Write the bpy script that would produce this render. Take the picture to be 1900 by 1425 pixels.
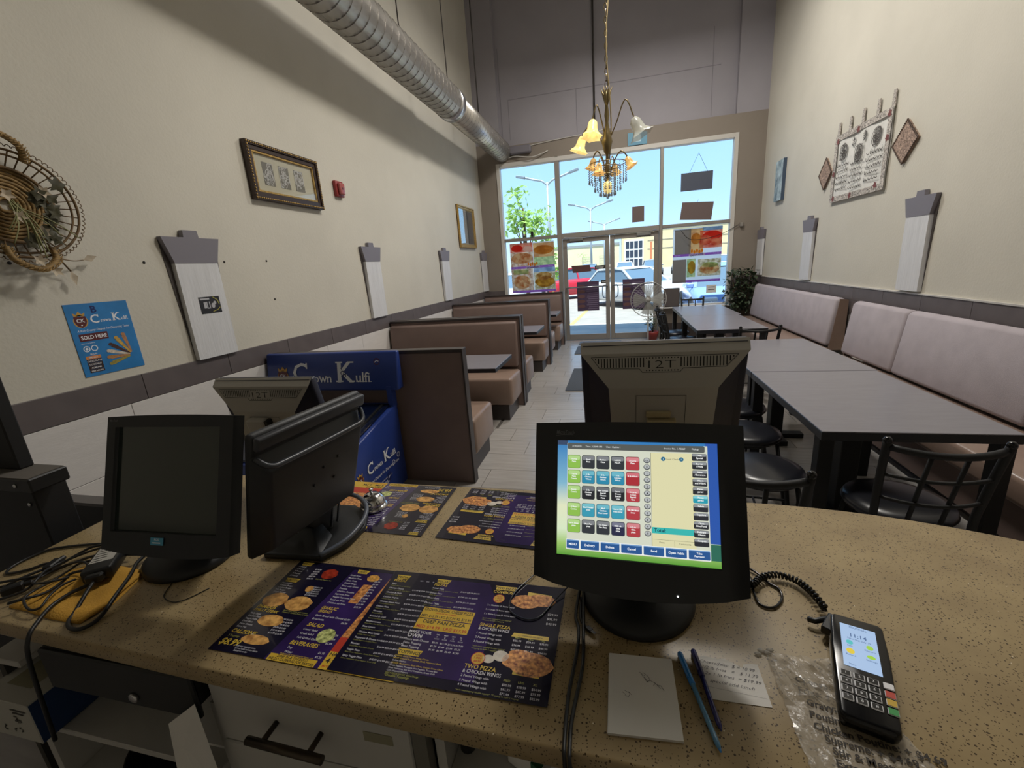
import bpy, bmesh, math, random
from mathutils import Matrix, Vector
PI = math.pi
COL = bpy.context.scene.collection
SC = bpy.context.scene
for o in list(bpy.data.objects): bpy.data.objects.remove(o)

# ------------------------------------------------------------------ camera, world, sun, lamps, exposure
def rad(a): return a*PI/180
def camera():
    yaw, pitch, roll = rad(-14.37028594), rad(-15.02542737), rad(-4.216927)
    fwd = Vector((math.sin(yaw)*math.cos(pitch), math.cos(yaw)*math.cos(pitch), math.sin(pitch)))
    r = Vector((math.cos(yaw), -math.sin(yaw), 0)); u = r.cross(fwd)
    r2 = math.cos(roll)*r + math.sin(roll)*u; u2 = -math.sin(roll)*r + math.cos(roll)*u
    cd = bpy.data.cameras.new('camera'); cd.sensor_width = 36; cd.sensor_fit = 'HORIZONTAL'
    cd.lens = 803.93/1900*36; cd.clip_start = 0.02; cd.clip_end = 500
    co = bpy.data.objects.new('camera', cd); COL.objects.link(co)
    m = Matrix((r2, u2, -fwd)).transposed().to_4x4(); m.translation = (0, 0, 1.6)
    co.matrix_world = m; SC.camera = co
camera()
W = bpy.data.worlds.new('sky'); SC.world = W; W.use_nodes = True
_n = W.node_tree.nodes; _l = W.node_tree.links
_tc = _n.new('ShaderNodeTexCoord'); _sp = _n.new('ShaderNodeSeparateXYZ'); _rp = _n.new('ShaderNodeValToRGB')   # clear summer sky: paler at the horizon, deeper overhead
_l.new(_tc.outputs['Generated'], _sp.inputs[0]); _l.new(_sp.outputs[2], _rp.inputs[0])
_e = _rp.color_ramp.elements
_e[0].position = 0.0; _e[0].color = (0.66, 0.86, 1.0, 1); _e[1].position = 1.0; _e[1].color = (0.20, 0.42, 0.82, 1)
for _p, _c in ((0.12, (0.48, 0.74, 1.0, 1)), (0.30, (0.36, 0.63, 0.97, 1)), (0.55, (0.27, 0.55, 0.92, 1))):
    _x = _e.new(_p); _x.color = _c
_l.new(_rp.outputs[0], _n['Background'].inputs[0]); _n['Background'].inputs[1].default_value = 1.45
def light(name, kind, loc, rot, energy, color, **kw):
    d = bpy.data.lights.new(name, kind); d.energy = energy; d.color = color
    for k, v in kw.items(): setattr(d, k, v)
    o = bpy.data.objects.new(name, d); COL.objects.link(o); o.location = loc; o.rotation_euler = rot; return o
light('sun', 'SUN', (0, -5, 20), (rad(17), 0, rad(-10)), 12.0, (1.0, 0.95, 0.84), angle=rad(0.6))
# ceiling lamp of the dining room; both disk lights are added fill, unseen
light('ceiling_lamp', 'AREA', (1.2, 4.6, 7.0), (0, 0, 0), 45, (1.0, 0.95, 0.87), shape='RECTANGLE', size=2.4, size_y=1.2)
light('added_fill', 'AREA', (0.4, 6.6, 5.3), (0, 0, 0), 110, (1.0, 0.96, 0.90), shape='DISK', size=0.7)
light('added_fill', 'AREA', (0.4, 3.7, 5.0), (0, 0, 0), 88, (1.0, 0.95, 0.87), shape='DISK', size=0.7)
SC.view_settings.view_transform = 'Standard'; SC.view_settings.look = 'None'
SC.view_settings.exposure = 0.0; SC.view_settings.gamma = 1.0; SC.view_settings.use_curve_mapping = False

# ------------------------------------------------------------------ materials
def lin(c):
    return c/12.92 if c <= 0.04045 else ((c+0.055)/1.055)**2.4
def rgb(h):
    return tuple(lin(int(h[i:i+2], 16)/255) for i in (0, 2, 4))+(1,)
MATS = {}
def mat(name, col='808080', rough=0.5, metal=0.0, var=0.0, vs=6.0, bump=0.0, bs=80.0, stretch=None, coat=0.0, emit=0.0, spec=0.5,
        trans=0.0, alpha=1.0, col2=None):
    if name in MATS: return MATS[name]
    m = bpy.data.materials.new(name); m.use_nodes = True; MATS[name] = m
    nt = m.node_tree; b = nt.nodes['Principled BSDF']; c = rgb(col)
    b.inputs['Roughness'].default_value = rough; b.inputs['Metallic'].default_value = metal
    b.inputs['Base Color'].default_value = c; b.inputs['Coat Weight'].default_value = coat
    b.inputs['Specular IOR Level'].default_value = spec
    b.inputs['Transmission Weight'].default_value = trans; b.inputs['Alpha'].default_value = alpha
    if emit:
        b.inputs['Emission Color'].default_value = c; b.inputs['Emission Strength'].default_value = emit
    if var or bump:
        tc = nt.nodes.new('ShaderNodeTexCoord'); mp = nt.nodes.new('ShaderNodeMapping')
        nt.links.new(tc.outputs['Object'], mp.inputs[0])
        if stretch: mp.inputs['Scale'].default_value = stretch
    if var:
        nz = nt.nodes.new('ShaderNodeTexNoise'); nz.inputs['Scale'].default_value = vs; nz.inputs['Detail'].default_value = 5
        nt.links.new(mp.outputs[0], nz.inputs['Vector'])
        rp = nt.nodes.new('ShaderNodeValToRGB'); rp.color_ramp.elements[0].position = 0.32; rp.color_ramp.elements[1].position = 0.68
        c2 = rgb(col2) if col2 else c
        rp.color_ramp.elements[0].color = tuple(min(1, x*(1-var)) for x in c[:3])+(1,)
        rp.color_ramp.elements[1].color = tuple(min(1, x*(1+var)) for x in c2[:3])+(1,)
        nt.links.new(nz.outputs[0], rp.inputs[0]); nt.links.new(rp.outputs[0], b.inputs['Base Color'])
        if emit: nt.links.new(rp.outputs[0], b.inputs['Emission Color'])
    if bump:
        n2 = nt.nodes.new('ShaderNodeTexNoise'); n2.inputs['Scale'].default_value = bs; n2.inputs['Detail'].default_value = 3
        nt.links.new(mp.outputs[0], n2.inputs['Vector'])
        bp = nt.nodes.new('ShaderNodeBump'); bp.inputs['Strength'].default_value = bump; bp.inputs['Distance'].default_value = 0.01
        nt.links.new(n2.outputs[0], bp.inputs['Height']); nt.links.new(bp.outputs[0], b.inputs['Normal'])
    return m
def glass(name, tint='ffffff', gloss=0.08, rough=0.0):
    if name in MATS: return MATS[name]
    m = bpy.data.materials.new(name); m.use_nodes = True; MATS[name] = m
    nt = m.node_tree; nt.nodes.clear()
    out = nt.nodes.new('ShaderNodeOutputMaterial'); mx = nt.nodes.new('ShaderNodeMixShader')
    t = nt.nodes.new('ShaderNodeBsdfTransparent'); g = nt.nodes.new('ShaderNodeBsdfGlossy')
    t.inputs[0].default_value = rgb(tint); g.inputs['Roughness'].default_value = rough
    lw = nt.nodes.new('ShaderNodeLayerWeight'); lw.inputs[0].default_value = 0.5
    fr = nt.nodes.new('ShaderNodeMath'); fr.operation = 'POWER'; fr.inputs[1].default_value = 4.0
    nt.links.new(lw.outputs['Facing'], fr.inputs[0])
    ad = nt.nodes.new('ShaderNodeMath'); ad.operation = 'MULTIPLY_ADD'; ad.inputs[1].default_value = 0.5; ad.inputs[2].default_value = gloss
    ad.use_clamp = True
    nt.links.new(fr.outputs[0], ad.inputs[0]); nt.links.new(ad.outputs[0], mx.inputs[0])
    nt.links.new(t.outputs[0], mx.inputs[1]); nt.links.new(g.outputs[0], mx.inputs[2]); nt.links.new(mx.outputs[0], out.inputs[0])
    return m
def translucent(name, col, var=0.0, vs=20, col2=None, mixf=0.5):
    """print on thin film: lets daylight through from behind"""
    if name in MATS: return MATS[name]
    m = bpy.data.materials.new(name); m.use_nodes = True; MATS[name] = m
    nt = m.node_tree; nt.nodes.clear()
    out = nt.nodes.new('ShaderNodeOutputMaterial'); mx = nt.nodes.new('ShaderNodeMixShader'); mx.inputs[0].default_value = mixf
    d = nt.nodes.new('ShaderNodeBsdfDiffuse'); t = nt.nodes.new('ShaderNodeBsdfTranslucent')
    d.inputs[0].default_value = rgb(col); t.inputs[0].default_value = rgb(col)
    if var:
        tc = nt.nodes.new('ShaderNodeTexCoord'); nz = nt.nodes.new('ShaderNodeTexNoise'); nz.inputs['Scale'].default_value = vs
        nz.inputs['Detail'].default_value = 6; nt.links.new(tc.outputs['Object'], nz.inputs['Vector'])
        rp = nt.nodes.new('ShaderNodeValToRGB'); rp.color_ramp.elements[0].position = 0.38; rp.color_ramp.elements[1].position = 0.62
        rp.color_ramp.elements[0].color = rgb(col); rp.color_ramp.elements[1].color = rgb(col2)
        nt.links.new(nz.outputs[0], rp.inputs[0])
        nt.links.new(rp.outputs[0], d.inputs[0]); nt.links.new(rp.outputs[0], t.inputs[0])
    nt.links.new(d.outputs[0], mx.inputs[1]); nt.links.new(t.outputs[0], mx.inputs[2]); nt.links.new(mx.outputs[0], out.inputs[0])
    return m
def speckled(name):
    """quartz worktop: tan ground, dark brown chips of two sizes, a few pale ones"""
    m = bpy.data.materials.new(name); m.use_nodes = True; MATS[name] = m
    nt = m.node_tree; b = nt.nodes['Principled BSDF']; b.inputs['Roughness'].default_value = 0.33
    tc = nt.nodes.new('ShaderNodeTexCoord')
    prev = None
    nz = nt.nodes.new('ShaderNodeTexNoise'); nz.inputs['Scale'].default_value = 9; nz.inputs['Detail'].default_value = 6
    nt.links.new(tc.outputs['Object'], nz.inputs['Vector'])
    rp = nt.nodes.new('ShaderNodeValToRGB'); rp.color_ramp.elements[0].position = 0.3; rp.color_ramp.elements[1].position = 0.7
    rp.color_ramp.elements[0].color = rgb('9a8560'); rp.color_ramp.elements[1].color = rgb('ad986f')
    nt.links.new(nz.outputs[0], rp.inputs[0]); prev = rp.outputs[0]
    for sc, th, thn, colr in ((135, 0.24, 0.56, '47361f'), (240, 0.27, 0.50, '5a482d'), (90, 0.10, 0.56, 'e8dfc8')):
        v = nt.nodes.new('ShaderNodeTexVoronoi'); v.inputs['Scale'].default_value = sc
        nt.links.new(tc.outputs['Object'], v.inputs['Vector'])
        lt = nt.nodes.new('ShaderNodeMath'); lt.operation = 'LESS_THAN'; lt.inputs[1].default_value = th
        nt.links.new(v.outputs['Distance'], lt.inputs[0])
        sp = nt.nodes.new('ShaderNodeSeparateColor'); nt.links.new(v.outputs['Color'], sp.inputs[0])
        gt = nt.nodes.new('ShaderNodeMath'); gt.operation = 'GREATER_THAN'; gt.inputs[1].default_value = thn if colr != 'e8dfc8' else 0.93
        nt.links.new(sp.outputs[0], gt.inputs[0])
        mu = nt.nodes.new('ShaderNodeMath'); mu.operation = 'MULTIPLY'; nt.links.new(lt.outputs[0], mu.inputs[0]); nt.links.new(gt.outputs[0], mu.inputs[1])
        mx = nt.nodes.new('ShaderNodeMix'); mx.data_type = 'RGBA'
        nt.links.new(mu.outputs[0], mx.inputs[0]); nt.links.new(prev, mx.inputs[6]); mx.inputs[7].default_value = rgb(colr); prev = mx.outputs[2]
    nt.links.new(prev, b.inputs['Base Color'])
    return m

# ------------------------------------------------------------------ mesh builder
TXT = {}
def text_mesh(s, bold=0.0, shear=0.0):
    k = (s, bold, shear)
    if k in TXT: return TXT[k]
    cu = bpy.data.curves.new('lettering', 'FONT'); cu.body = s; cu.size = 1; cu.offset = bold; cu.shear = shear
    cu.resolution_u = 2; cu.fill_mode = 'FRONT'
    o = bpy.data.objects.new('lettering', cu)
    me = bpy.data.meshes.new_from_object(o)
    v = [(p.co.x, p.co.y) for p in me.vertices]; f = [tuple(p.vertices) for p in me.polygons]
    bpy.data.objects.remove(o); bpy.data.curves.remove(cu); bpy.data.meshes.remove(me)
    x0 = min((p[0] for p in v), default=0); x1 = max((p[0] for p in v), default=0)
    TXT[k] = (v, f, x0, x1); return TXT[k]
class MB:
    def __init__(s): s.v = []; s.f = []; s.m = []; s.sm = []; s.cur = 0; s.X = None; s.smooth = False
    def add(s, vs, fs, smooth=None):
        n = len(s.v)
        if s.X is not None: vs = [s.X @ Vector(p) for p in vs]
        s.v += [tuple(p) for p in vs]; s.f += [tuple(i+n for i in f) for f in fs]
        s.m += [s.cur]*len(fs); s.sm += [s.smooth if smooth is None else smooth]*len(fs); return s
    def mat(s, i): s.cur = i; return s
    def box(s, c, d, rz=0.0, M=None):
        x, y, z = d[0]/2, d[1]/2, d[2]/2
        vs = [Vector((a*x, b*y, e*z)) for a in (-1, 1) for b in (-1, 1) for e in (-1, 1)]
        R = M if M is not None else Matrix.Rotation(rz, 3, 'Z')
        vs = [R @ p + Vector(c) for p in vs]
        return s.add(vs, [(0, 1, 3, 2), (4, 6, 7, 5), (0, 4, 5, 1), (2, 3, 7, 6), (0, 2, 6, 4), (1, 5, 7, 3)], False)
    def b2(s, a, b):
        return s.box([(a[i]+b[i])/2 for i in range(3)], [abs(b[i]-a[i]) for i in range(3)])
    def tube(s, pts, r, n=8, cap=True, closed=False):
        pts = [Vector(p) for p in pts]; k = len(pts); rs = r if isinstance(r, (list, tuple)) else [r]*k
        vs = []; T0 = None; N = None
        for i, p in enumerate(pts):
            if closed: t = pts[(i+1) % k]-pts[i-1]
            else: t = pts[min(i+1, k-1)]-pts[max(i-1, 0)]
            t = t.normalized() if t.length > 1e-9 else Vector((0, 0, 1))
            if N is None:
                N = t.orthogonal().normalized()
            else:
                N = N - t*N.dot(t); N = N.normalized() if N.length > 1e-6 else t.orthogonal().normalized()
            B = t.cross(N)
            for j in range(n):
                a = 2*PI*j/n; vs.append(p+(N*math.cos(a)+B*math.sin(a))*rs[i])
        fs = []
        for i in range(k if closed else k-1):
            a, b = i*n, ((i+1) % k)*n
            for j in range(n): fs.append((a+j, a+(j+1) % n, b+(j+1) % n, b+j))
        if cap and not closed:
            fs.append(tuple(range(n-1, -1, -1))); fs.append(tuple((k-1)*n+j for j in range(n)))
        return s.add(vs, fs, True)
    def bar(s, p0, p1, w, h, up=(0, 0, 1)):
        p0, p1 = Vector(p0), Vector(p1); d = p1-p0; L = d.length; d = d.normalized(); u = Vector(up)
        if abs(d.dot(u)) > 0.98: u = Vector((0, 1, 0))
        sd = d.cross(u).normalized(); u2 = sd.cross(d).normalized()
        M = Matrix((sd, d, u2)).transposed()
        return s.box((p0+p1)/2, (w, L, h), M=M)
    def lathe(s, prof, c=(0, 0, 0), n=24, M=None):
        vs = []; fs = []; c = Vector(c)
        for r, z in prof:
            for j in range(n):
                a = 2*PI*j/n; p = Vector((r*math.cos(a), r*math.sin(a), z)); vs.append((M @ p if M is not None else p)+c)
        for i in range(len(prof)-1):
            for j in range(n): fs.append((i*n+j, i*n+(j+1) % n, (i+1)*n+(j+1) % n, (i+1)*n+j))
        if prof[0][0] > 1e-6: fs.append(tuple(range(n-1, -1, -1)))
        if prof[-1][0] > 1e-6: fs.append(tuple((len(prof)-1)*n+j for j in range(n)))
        return s.add(vs, fs, True)
    def ball(s, c, r, n=10, sq=(1, 1, 1)):
        k = max(4, n//2)
        vs = [Vector((0, 0, -1))]
        for i in range(1, k):
            a = PI*i/k-PI/2
            vs += [Vector((math.cos(a)*math.cos(2*PI*j/n), math.cos(a)*math.sin(2*PI*j/n), math.sin(a))) for j in range(n)]
        vs.append(Vector((0, 0, 1)))
        fs = [(0, 1+(j+1) % n, 1+j) for j in range(n)]
        for i in range(k-2):
            for j in range(n): fs.append((1+i*n+j, 1+i*n+(j+1) % n, 1+(i+1)*n+(j+1) % n, 1+(i+1)*n+j))
        e = len(vs)-1; fs += [(e, 1+(k-2)*n+j, 1+(k-2)*n+(j+1) % n) for j in range(n)]
        return s.add([Vector((p.x*r*sq[0], p.y*r*sq[1], p.z*r*sq[2]))+Vector(c) for p in vs], fs, True)
    def prism(s, poly, a, b, axis='z'):
        """polygon in two axes pushed from a to b along the third"""
        def P(p, t): return {'z': (p[0], p[1], t), 'x': (t, p[0], p[1]), 'y': (p[0], t, p[1])}[axis]
        n = len(poly); vs = [P(p, a) for p in poly]+[P(p, b) for p in poly]
        fs = [tuple(range(n-1, -1, -1)), tuple(range(n, 2*n))]+[(i, (i+1) % n, n+(i+1) % n, n+i) for i in range(n)]
        return s.add(vs, fs, False)
    def face(s, pts): return s.add(pts, [tuple(range(len(pts)))], False)
    def flat(s, x0, y0, x1, y1, z): return s.face([(x0, y0, z), (x1, y0, z), (x1, y1, z), (x0, y1, z)])
    def poly(s, pts, z): return s.face([(p[0], p[1], z) for p in pts])
    def rrect(s, x0, y0, x1, y1, r, z, n=4):
        pts = []
        for cx, cy, a0 in ((x1-r, y0+r, -PI/2), (x1-r, y1-r, 0), (x0+r, y1-r, PI/2), (x0+r, y0+r, PI)):
            pts += [(cx+r*math.cos(a0+PI/2*i/n), cy+r*math.sin(a0+PI/2*i/n)) for i in range(n+1)]
        return s.poly(pts, z)
    def disc(s, cx, cy, rx, ry, z, n=16, jit=0.0, rnd=None):
        return s.poly([(cx+rx*(1+(rnd.uniform(-jit, jit) if rnd else 0))*math.cos(2*PI*i/n), cy+ry*math.sin(2*PI*i/n)) for i in range(n)], z)
    def ring(s, cx, cy, ro, ri, z, n=20):
        vs = []
        for i in range(n):
            a = 2*PI*i/n; vs += [(cx+ro*math.cos(a), cy+ro*math.sin(a), z), (cx+ri*math.cos(a), cy+ri*math.sin(a), z)]
        return s.add(vs, [(2*i, 2*((i+1) % n), 2*((i+1) % n)+1, 2*i+1) for i in range(n)], False)
    def stroke(s, pts, w, z):
        """flat pen stroke"""
        for i in range(len(pts)-1):
            a, b = Vector(pts[i]), Vector(pts[i+1]); d = (b-a)
            if d.length < 1e-7: continue
            nrm = Vector((-d.y, d.x)).normalized()*w/2; e = d.normalized()*w*0.3
            q = [a-e+nrm, a-e-nrm, b+e-nrm, b+e+nrm]
            s.face([(p.x, p.y, z) for p in q])
        return s
    def text(s, t, x, y, h, z, bold=0.0, shear=0.0, align='l', width=None, rot=0.0):
        """h = height of a capital"""
        v, f, x0, x1 = text_mesh(t, bold, shear)
        if not v: return s
        k = h/0.70; kx = k
        if width: kx = width/max(1e-6, (x1-x0))
        off = {'l': -x0, 'c': -(x0+x1)/2, 'r': -x1}[align]
        cr, sr = math.cos(rot), math.sin(rot)
        vs = [((p[0]+off)*kx, p[1]*k) for p in v]
        return s.add([(x+p[0]*cr-p[1]*sr, y+p[0]*sr+p[1]*cr, z) for p in vs], f, False)
    def build(s, name, mats, parent=None, bevel=0.0, seg=1, autosmooth=False, label=None):
        me = bpy.data.meshes.new(name); me.from_pydata(s.v, [], s.f)
        if not isinstance(mats, (list, tuple)): mats = [mats]
        for m in mats: me.materials.append(m)
        me.polygons.foreach_set('material_index', s.m); me.polygons.foreach_set('use_smooth', s.sm)
        bm = bmesh.new(); bm.from_mesh(me)
        if bevel:
            eds = [e for e in bm.edges if len(e.link_faces) == 2 and e.calc_face_angle(0) > 0.6]
            bmesh.ops.bevel(bm, geom=eds, offset=bevel, offset_type='OFFSET', segments=seg, profile=0.5, affect='EDGES', clamp_overlap=True)
        if not getattr(s, 'keepn', False) and bevel: bmesh.ops.recalc_face_normals(bm, faces=bm.faces)
        bm.to_mesh(me); bm.free()
        if bevel and seg > 1:
            for p in me.polygons: p.use_smooth = True
        me.update()
        o = bpy.data.objects.new(name, me); COL.objects.link(o)
        if parent is not None: o.parent = parent
        if label: o['label'] = label
        return o
def tag(o, label, cat, group=None, kind=None):
    o['label'] = label; o['category'] = cat
    if group: o['group'] = group
    if kind: o['kind'] = kind
    return o
def thing(name, label, cat, loc=(0, 0, 0), rz=0.0, group=None, M=None):
    o = bpy.data.objects.new(name, None); COL.objects.link(o); o.empty_display_size = 0.05
    if M is not None: o.matrix_world = M
    else: o.location = loc; o.rotation_euler = (0, 0, rz)
    return tag(o, label, cat, group)
def struct(name, mb, m, parent=None, bevel=0.0):
    o = mb.build(name, m, parent, bevel)
    if parent is None: o['kind'] = 'structure'
    return o
def children(o): return [c for c in COL.objects if c.parent is o]
def dup(root, label=None, loc=None, rz=None, M=None, group=None):
    r = root.copy(); COL.objects.link(r)
    if M is not None: r.matrix_world = M
    if loc is not None: r.location = loc
    if rz is not None: r.rotation_euler = (0, 0, rz)
    if label: r['label'] = label
    if group: r['group'] = group
    for ch in children(root):
        c = ch.copy(); COL.objects.link(c); c.parent = r
        for g in children(ch):
            d = g.copy(); COL.objects.link(d); d.parent = c
    return r
def frame(o, x, y, flip=False):
    """4x4 from origin, local x and local y axis"""
    x = Vector(x).normalized(); y = Vector(y); y = (y-x*y.dot(x)).normalized(); z = x.cross(y)
    m = Matrix((x, y, z)).transposed().to_4x4(); m.translation = o; return m
XL, XR, YF = -2.74, 2.52, 9.2
def on_left(y, z, off=0.001): return frame((XL+off, y, z), (0, 1, 0), (0, 0, 1))
def on_right(y, z, off=0.001): return frame((XR-off, y, z), (0, -1, 0), (0, 0, 1))
def on_front(x, z, y=YF): return frame((x, y, z), (1, 0, 0), (0, 0, 1))
def smooth_path(pts, n=6, closed=False):
    P = [Vector(p) for p in pts]; k = len(P); out = []
    for i in range(k if closed else k-1):
        p0 = P[(i-1) % k] if closed or i > 0 else P[0]; p1 = P[i]; p2 = P[(i+1) % k]; p3 = P[(i+2) % k] if closed or i+2 < k else P[-1]
        for j in range(n):
            t = j/n
            out.append(0.5*((2*p1)+(p2-p0)*t+(2*p0-5*p1+4*p2-p3)*t*t+(3*p1-p0-3*p2+p3)*t**3))
    if not closed: out.append(P[-1])
    return out
R = random.Random(7)

# ------------------------------------------------------------------ colours
cream = mat('painted_drywall', 'cdc8bb', 0.75, var=0.05, vs=1.2, bump=0.15, bs=60)
taupe = mat('taupe_paint', '877d72', 0.7, var=0.03, vs=1.5)
greyup = mat('grey_upper_paint', '9c989e', 0.8, var=0.05, vs=1.3)
ceilm = mat('ceiling_grey', '8a8680', 0.9)
tilew = mat('white_wall_tile', 'd9d5d2', 0.35, var=0.03, vs=5, bump=0.08, bs=30, stretch=(1, 1, 6))
tiled = mat('dark_band_tile', '625a5a', 0.45, var=0.10, vs=6)
grout = mat('grout', '8b8683', 0.9)
ftile = mat('grey_floor_tile', 'a8a39e', 0.25, var=0.10, vs=9, stretch=(0.35, 3, 1), bump=0.04, bs=30)
fgrout = mat('floor_grout', '5d5854', 0.8)
alu = mat('aluminium_frame', '938d86', 0.45, metal=0.3)
aluw = mat('white_frame', 'c6c2bb', 0.5)
steel = mat('brushed_steel', 'c4c4c6', 0.3, metal=1.0)
chrome = mat('chrome', 'dcdcde', 0.12, metal=1.0)
black = mat('black_plastic', '17181a', 0.45)
blackm = mat('matte_black', '101012', 0.6)
blackg = mat('gloss_black', '0c0d10', 0.18)
white = mat('white_paint', 'e6e4e0', 0.55)
paper = mat('white_paper', 'e2dfda', 0.8, var=0.02, vs=10)
brown = mat('brown_vinyl', '77645d', 0.5, var=0.06, vs=5, bump=0.08, bs=120)
brownseat = mat('brown_seat_vinyl', '8f796c', 0.32, var=0.07, vs=6, bump=0.05, bs=90)
mauve = mat('mauve_cloth', 'aca3a8', 0.85, var=0.06, vs=7, bump=0.25, bs=350)
dark = mat('dark_laminate', '3b3432', 0.4, var=0.05, vs=6)
tablem = mat('table_laminate', '827f86', 0.28, var=0.06, vs=10, stretch=(1, 6, 1))
pane = glass('window_glass', 'f4faff', 0.015)

# ------------------------------------------------------------------ room shell
b = MB(); b.b2((XL-0.2, -2.6, -0.2), (XR+0.2, YF+0.2, -0.006)); floor = struct('floor', b, fgrout)
tl, td = 0.61, 0.305
tmesh = None
yy = 1.3; row = 0
while yy < YF-0.02:
    d = min(td, YF-yy); x = -1.25+(-(row*0.2) % tl)-tl
    while x < XR:
        x0, x1 = max(x, -1.25), min(x+tl, XR)
        if x1-x0 > 0.03:
            full = abs(x1-x0-tl) < 1e-6 and abs(d-td) < 1e-6
            if full and tmesh:
                o = bpy.data.objects.new('tile', tmesh); COL.objects.link(o); o.parent = floor
            else:
                t = MB(); w = x1-x0
                t.b2((-w/2+0.002, -d/2+0.002, -0.006), (w/2-0.002, d/2-0.002, 0)); o = t.build('tile', ftile, floor)
                if full: tmesh = o.data
            o.location = ((x0+x1)/2, yy+d/2, 0)
        x += tl
    yy += td; row += 1
b = MB(); b.b2((XL, -2.6, -0.0059), (-1.253, YF, -0.001)); b.b2((-1.253, -2.6, -0.0059), (XR, 1.297, -0.001)); b.build('tile_field', ftile, floor)
H = 7.2
b = MB(); b.b2((XL-0.2, -2.6, H), (XR+0.2, YF+0.2, H+0.2)); struct('ceiling', b, ceilm)
b = MB(); b.b2((XL-0.2, -2.6, -0.2), (XL, YF+0.2, H)); wl = struct('wall_left', b, cream)
b = MB(); b.b2((XR, -2.6, -0.2), (XR+0.2, YF+0.2, H)); wr = struct('wall_right', b, cream)
b = MB(); b.b2((XL-0.2, -2.8, -0.2), (XR+0.2, -2.6, H)); struct('wall_back', b, cream)
# facade: wall around the shopfront, a shallow recess above it
b = MB()
b.b2((XL, YF, -0.2), (-2.36, YF+0.2, 3.97)); b.b2((2.08, YF, -0.2), (XR, YF+0.2, 3.9)); b.b2((-2.36, YF, 3.6), (2.08, YF+0.2, 3.9))
b.b2((-2.36, YF, -0.2), (-1.19, YF+0.2, 0.60)); b.b2((0.83, YF, -0.2), (2.08, YF+0.2, 0.60)); b.b2((-1.19, YF, -0.2), (0.83, YF+0.2, 0.0))
wf = struct('wall_front', b, taupe)
b = MB(); b.b2((XL, YF+0.0, 3.97), (-2.25, YF+0.25, H)); b.b2((2.02, YF+0.0, 3.9), (XR, YF+0.25, H)); b.b2((-2.25, YF+0.10, 3.9), (2.02, YF+0.25, H))
b.build('upper_wall', greyup, wf)
# taped drywall seams on the upper wall
b = MB()
for p, q in (((-2.05, 4.02), (-2.05, 4.72)), ((-2.05, 4.72), (1.75, 4.72)), ((-0.74, 4.0), (-0.74, 4.72)), ((1.62, 3.95), (1.62, 5.3)), ((-2.2, 4.0), (-2.2, 5.6))):
    b.bar((p[0], YF+0.099, p[1]), (q[0], YF+0.099, q[1]), 0.010, 0.004, up=(0, 1, 0))
b.build('drywall_seam', mat('seam_grey', '858188', 0.9), wf)  # seam strips a little darker than the wall
# tiles: dark band and white wainscot
b = MB(); b.b2((XL, -2.6, 0.0), (XL+0.006, YF, 1.15)); trimL = struct('trim_1', b, grout)
def tile_run(par, side, y0, y1, z0, z1, w, m, name='tile'):
    y = y0; base = None
    while y < y1-0.02:
        e = min(y+w, y1); t = MB(); d = e-y
        X0, X1 = (0.004, 0.014) if side < 0 else (-0.014, -0.004)
        if base and abs(d-w) < 1e-6:
            o = bpy.data.objects.new(name, base); COL.objects.link(o); o.parent = par
        else:
            t.b2((X0, -d/2+0.0015, z0+0.0015), (X1, d/2-0.0015, z1-0.0015)); o = t.build(name, m, par, 0.0015)
            if abs(d-w) < 1e-6: base = o.data
        o.location = (XL if side < 0 else XR, (y+e)/2, 0); y = e
tile_run(trimL, -1, 0.1, YF, 1.0, 1.15, 0.6, tiled)
for k, z in enumerate((0.0, 0.33, 0.66)): tile_run(trimL, -1, 0.0-0.2*(k % 2), YF, z, z+0.33 if k < 2 else 0.999, 0.6, tilew)
b = MB(); b.b2((XR-0.006, -2.6, 0.5), (XR, YF, 1.125)); trimR = struct('trim_2', b, grout)
tile_run(trimR, 1, 1.6, YF, 0.985, 1.125, 0.57, tiled); tile_run(trimR, 1, 1.6, YF, 0.84, 0.985, 0.57, tiled)
b = MB(); b.b2((XR-0.02, 0, 1.125), (XR, YF, 1.137)); b.build('edge_strip', mat('pale_strip', 'cfcac4', 0.4, metal=0.2), trimR)
b = MB(); b.b2((XL, YF-0.012, 0.98), (-2.362, YF, 1.13)); b.b2((2.082, YF-0.012, 0.98), (XR, YF, 1.13)); struct('trim_3', b, tiled, bevel=0.002)
b = MB(); b.b2((0.83, YF-0.012, 0.0), (2.52, YF, 0.30)); struct('baseboard_front', b, dark, bevel=0.002)

# ------------------------------------------------------------------ shopfront
Y0, Y1 = YF-0.02, YF+0.12
ym = (Y0+Y1)/2
def member(b, x0, z0, x1, z1, a=Y0, c=Y1): b.b2((x0, a, z0), (x1, c, z1))
b = MB()
member(b, -2.36, 0.6, -2.29, 3.6); member(b, 2.01, 0.6, 2.08, 3.6); member(b, -2.29, 3.52, 2.01, 3.6); member(b, -1.19, 3.58, -1.12, 3.6)
member(b, -2.29, 0.60, -1.19, 0.66); member(b, 0.83, 0.60, 2.01, 0.66)
win = struct('window_1', b, aluw, bevel=0.006)
b = MB()
member(b, -1.19, 0.0, -1.10, 3.52); member(b, 0.77, 0.0, 0.83, 3.52); member(b, -2.29, 2.11, -1.19, 2.17); member(b, 0.83, 2.11, 2.01, 2.17)
member(b, -1.10, 2.08, 0.77, 2.18)
b.build('mullion_frame', alu, win, 0.006)
for i, (x0, z0, x1, z1) in enumerate(((-2.29, 2.17, -1.19, 3.52), (-1.10, 2.18, 0.77, 3.52), (0.83, 2.17, 2.01, 3.52), (-2.29, 0.66, -1.19, 2.11), (0.83, 0.66, 2.01, 2.11))):
    b = MB(); b.b2((x0, ym+0.02, z0), (x1, ym+0.026, z1)); b.build('pane', pane, win)
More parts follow.
